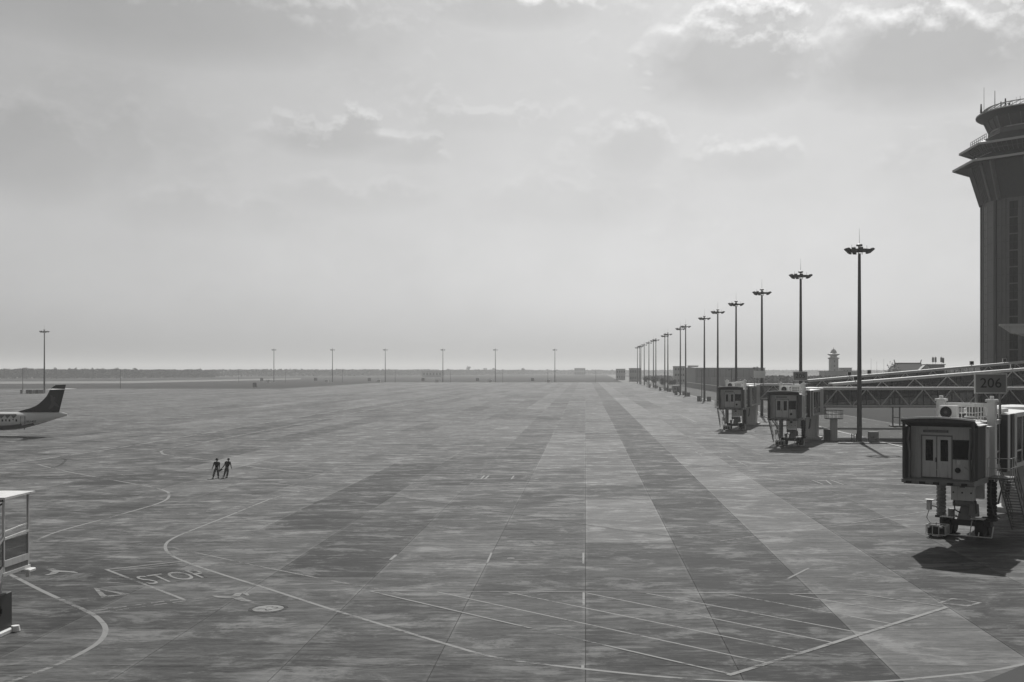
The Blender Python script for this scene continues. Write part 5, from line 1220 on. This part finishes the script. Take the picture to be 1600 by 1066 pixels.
# antenna masts beside the house
for k, (px, top, Y) in enumerate(((1457, 557, 430), (1461, 557, 430), (1470, 557, 430), (1473, 558, 430), (1361, 560, 600), (1370, 565, 600), (1381, 561, 600))):
    hz = H - (top - HY) / F * Y; t = thing('antenna_mast', ['antenna mast on the annex side, first from left', 'antenna mast on the annex side, second from left', 'antenna mast on the annex side, third from left', 'antenna mast on the annex side, rightmost', 'thin far mast left of the tiled roof house, leftmost of three', 'thin short far mast, middle of three left of the house', 'thin far mast, nearest the tiled roof house'][k], 'antenna', (X2(px, Y), Y - (0 if k > 3 else 0.5), 0), 0, 'thin antenna masts on the right horizon')
    mb = MB(); mb.tube((0, 0, 0), (0, 0, hz), 0.09, 0.05, 6); mb.build('mast_pole', M['mast'], t)
    if k < 4:
        for q in range(3):
            a = 2 * math.pi * q / 3; mb = MB(); mb.box(0.28 * math.cos(a) - 0.15, 0.28 * math.cos(a) + 0.15, 0.28 * math.sin(a) - 0.06, 0.28 * math.sin(a) + 0.06, hz - 2.4, hz - 0.4); mb.build('panel_antenna', M['mast'], t)

# ------------------------------------------------------------------ trees
def crown_mesh(rx, rz, n, seed, size):
    r = random.Random(seed); mb = MB()
    lobes = [(r.uniform(-0.6, 0.6) * rx, r.uniform(-0.6, 0.6) * rx, r.uniform(-0.5, 0.6) * rz, r.uniform(0.35, 0.6)) for _ in range(9)]
    for k in range(n):
        lx, ly, lz, lr = lobes[k % 9]
        d = Vector((r.gauss(0, 1), r.gauss(0, 1), r.gauss(0, 1))).normalized() * (r.random() ** 0.4)
        c = Vector((lx + d.x * lr * rx, ly + d.y * lr * rx, lz + d.z * lr * rz))
        a = Vector((r.gauss(0, 1), r.gauss(0, 1), r.gauss(0, 1))).normalized(); b = a.orthogonal().normalized(); s = size * r.uniform(0.5, 1.2)
        mb.add([c - a * s, c + b * s * 0.55, c + a * s, c - b * s * 0.55], [(0, 1, 2, 3)])
    me = bpy.data.meshes.new('crown'); me.from_pydata(mb.v, [], mb.f); me.materials.append(M['leaf']); return me
def tree(px, Y, hgt, rx, label, seed, grp, sparse=False):
    t = thing('tree', label, 'tree', (X2(px, Y), Y, -0.05), 0, grp); r = random.Random(seed)
    mb = MB(); th = hgt * 0.55; mb.tube((0, 0, 0), (0.1, 0, th), hgt * 0.028, hgt * 0.016, 8)
    for k in range(5):
        a = 2 * math.pi * k / 5 + r.random(); mb.tube((0.05, 0, th * (0.6 + 0.08 * k)), (rx * 0.6 * math.cos(a), rx * 0.6 * math.sin(a), hgt * r.uniform(0.65, 0.88)), hgt * 0.012, hgt * 0.005, 6)
    mb.build('trunk', M['trunk'], t)
    link('crown', crown_mesh(rx, hgt * 0.32, 170 if sparse else 420, seed, rx * (0.13 if sparse else 0.17)), t, (0, 0, hgt * 0.68))
tree(1394, 380, 13.0, 3.4, 'sparse tree left of the tiled roof house', 3, 'trees on the right horizon', True)
tree(1409, 400, 11.6, 2.6, 'small sparse tree touching the tiled roof house', 4, 'trees on the right horizon', True)
tree(732, 2400, 19, 5.5, 'tall lone tree on the centre horizon', 5, 'trees on the horizon')
for k, (px, Y, h_, rx) in enumerate(((42, 1160, 12.4, 5.5), (88, 1170, 12.8, 2.8), (108, 1180, 12.2, 2.2), (116, 1190, 13.4, 2.8), (144, 1200, 13.2, 2.0), (161, 1210, 13.2, 2.0), (182, 1230, 13.0, 2.8), (210, 1250, 12.4, 3.6), (313, 1390, 13.6, 3.6))):
    tree(px, Y, h_, rx, 'tree standing above the left tree line, %s from left' % ('first', 'second', 'third', 'fourth', 'fifth', 'sixth', 'seventh', 'eighth', 'ninth')[k], 20 + k, 'trees above the left tree line')
for k, (px, Y, h_) in enumerate(((818, 2300, 15), (700, 2500, 14), (758, 2500, 15), (772, 2600, 15))):
    tree(px, Y, h_, 5.5, 'hazy tree on the far horizon, %s from left' % ('third', 'leftmost', 'second', 'rightmost')[(1, 0, 2, 3).index(k)] if False else 'hazy horizon tree behind the far masts, %s' % ('under the fifth mast gap', 'left of the lone tall tree', 'just right of the lone tall tree', 'at the second mast from right')[k], 60 + k, 'trees on the horizon')
for k, (px, Y, h_) in enumerate(((1018, 560, 6.5), (1030, 540, 6.0), (1005, 610, 6.5), (1044, 520, 6.0))):
    tree(px + 6, Y, h_, 2.4, 'low bushy tree behind the mast row, %s' % ('second from left', 'third from left', 'leftmost', 'rightmost')[k], 80 + k, 'bushy trees behind the mast row')
def belt(name, label, pts, depth, hfun, n, size, seed):
    """a wood too far away to count: many leaf clumps along a line"""
    r = random.Random(seed); mb = MB()
    seg = [(Vector(a), Vector(b)) for a, b in zip(pts, pts[1:])]; tl = [(b - a).length for a, b in seg]; tot = sum(tl)
    for k in range(n):
        q = r.uniform(0, tot); i = 0
        while q > tl[i] and i < len(tl) - 1: q -= tl[i]; i += 1
        p = seg[i][0].lerp(seg[i][1], q / tl[i]); y = r.uniform(0, depth)
        hh = hfun(p.x) * (0.90 + 0.10 * math.sin(p.x * 0.31 + 1.7 * math.sin(p.x * 0.083)) * math.sin(p.x * 0.117))
        z = hh * r.random() ** 0.6; s = size * r.uniform(0.5, 1.2)
        c = Vector((p.x, p.y + y, max(0.2, z))); a = Vector((r.gauss(0, 1), r.gauss(0, 1) * 0.4, r.gauss(0, 0.7))).normalized(); b = a.orthogonal().normalized()
        mb.add([c - a * s, c + b * s * 0.6, c + a * s, c - b * s * 0.6], [(0, 1, 2, 3)])
    me = bpy.data.meshes.new(name); me.from_pydata(mb.v, [], mb.f); me.materials.append(M['leaf'])
    return tag(link(name, me), label, kind='stuff')
belt('tree_line', 'dark tree line along the left horizon', [(-780, 1130), (-640, 1240), (-505, 1400)], 60, lambda x: 11.2 if x < -560 else 10.4, 24000, 1.5, 1)
belt('far_woodland', 'hazy woodland along the horizon', [(-600, 1600), (-430, 1750), (-250, 2100), (-100, 2500), (300, 2800), (900, 2600)], 150, lambda x: 10.8 if x < -300 else 10.2, 30000, 2.4, 2)
belt('scrub', 'scrub and low bushes beyond the service road', [(62, 1000), (72, 800), (82, 660), (110, 560), (150, 520), (190, 420), (260, 380)], 60, lambda x: 4.5 if x < 100 else 7.0, 16000, 1.2, 3)

# ------------------------------------------------------------------ haze
mb = MB(); mb.box(-9500, 9500, -500, 14500, -1.06, 68)
hm = bpy.data.materials.new('haze_air'); hm.use_nodes = True; nt = hm.node_tree; nt.nodes.clear()
pv = nt.nodes.new('ShaderNodeVolumePrincipled'); pv.inputs['Color'].default_value = (0.98, 0.98, 0.97, 1); pv.inputs['Density'].default_value = 0.00026; pv.inputs['Anisotropy'].default_value = 0.28
ou = nt.nodes.new('ShaderNodeOutputMaterial'); nt.links.new(pv.outputs[0], ou.inputs['Volume'])
hz_ = mb.build('haze', hm); tag(hz_, 'pale haze in the air over the airfield', kind='stuff')
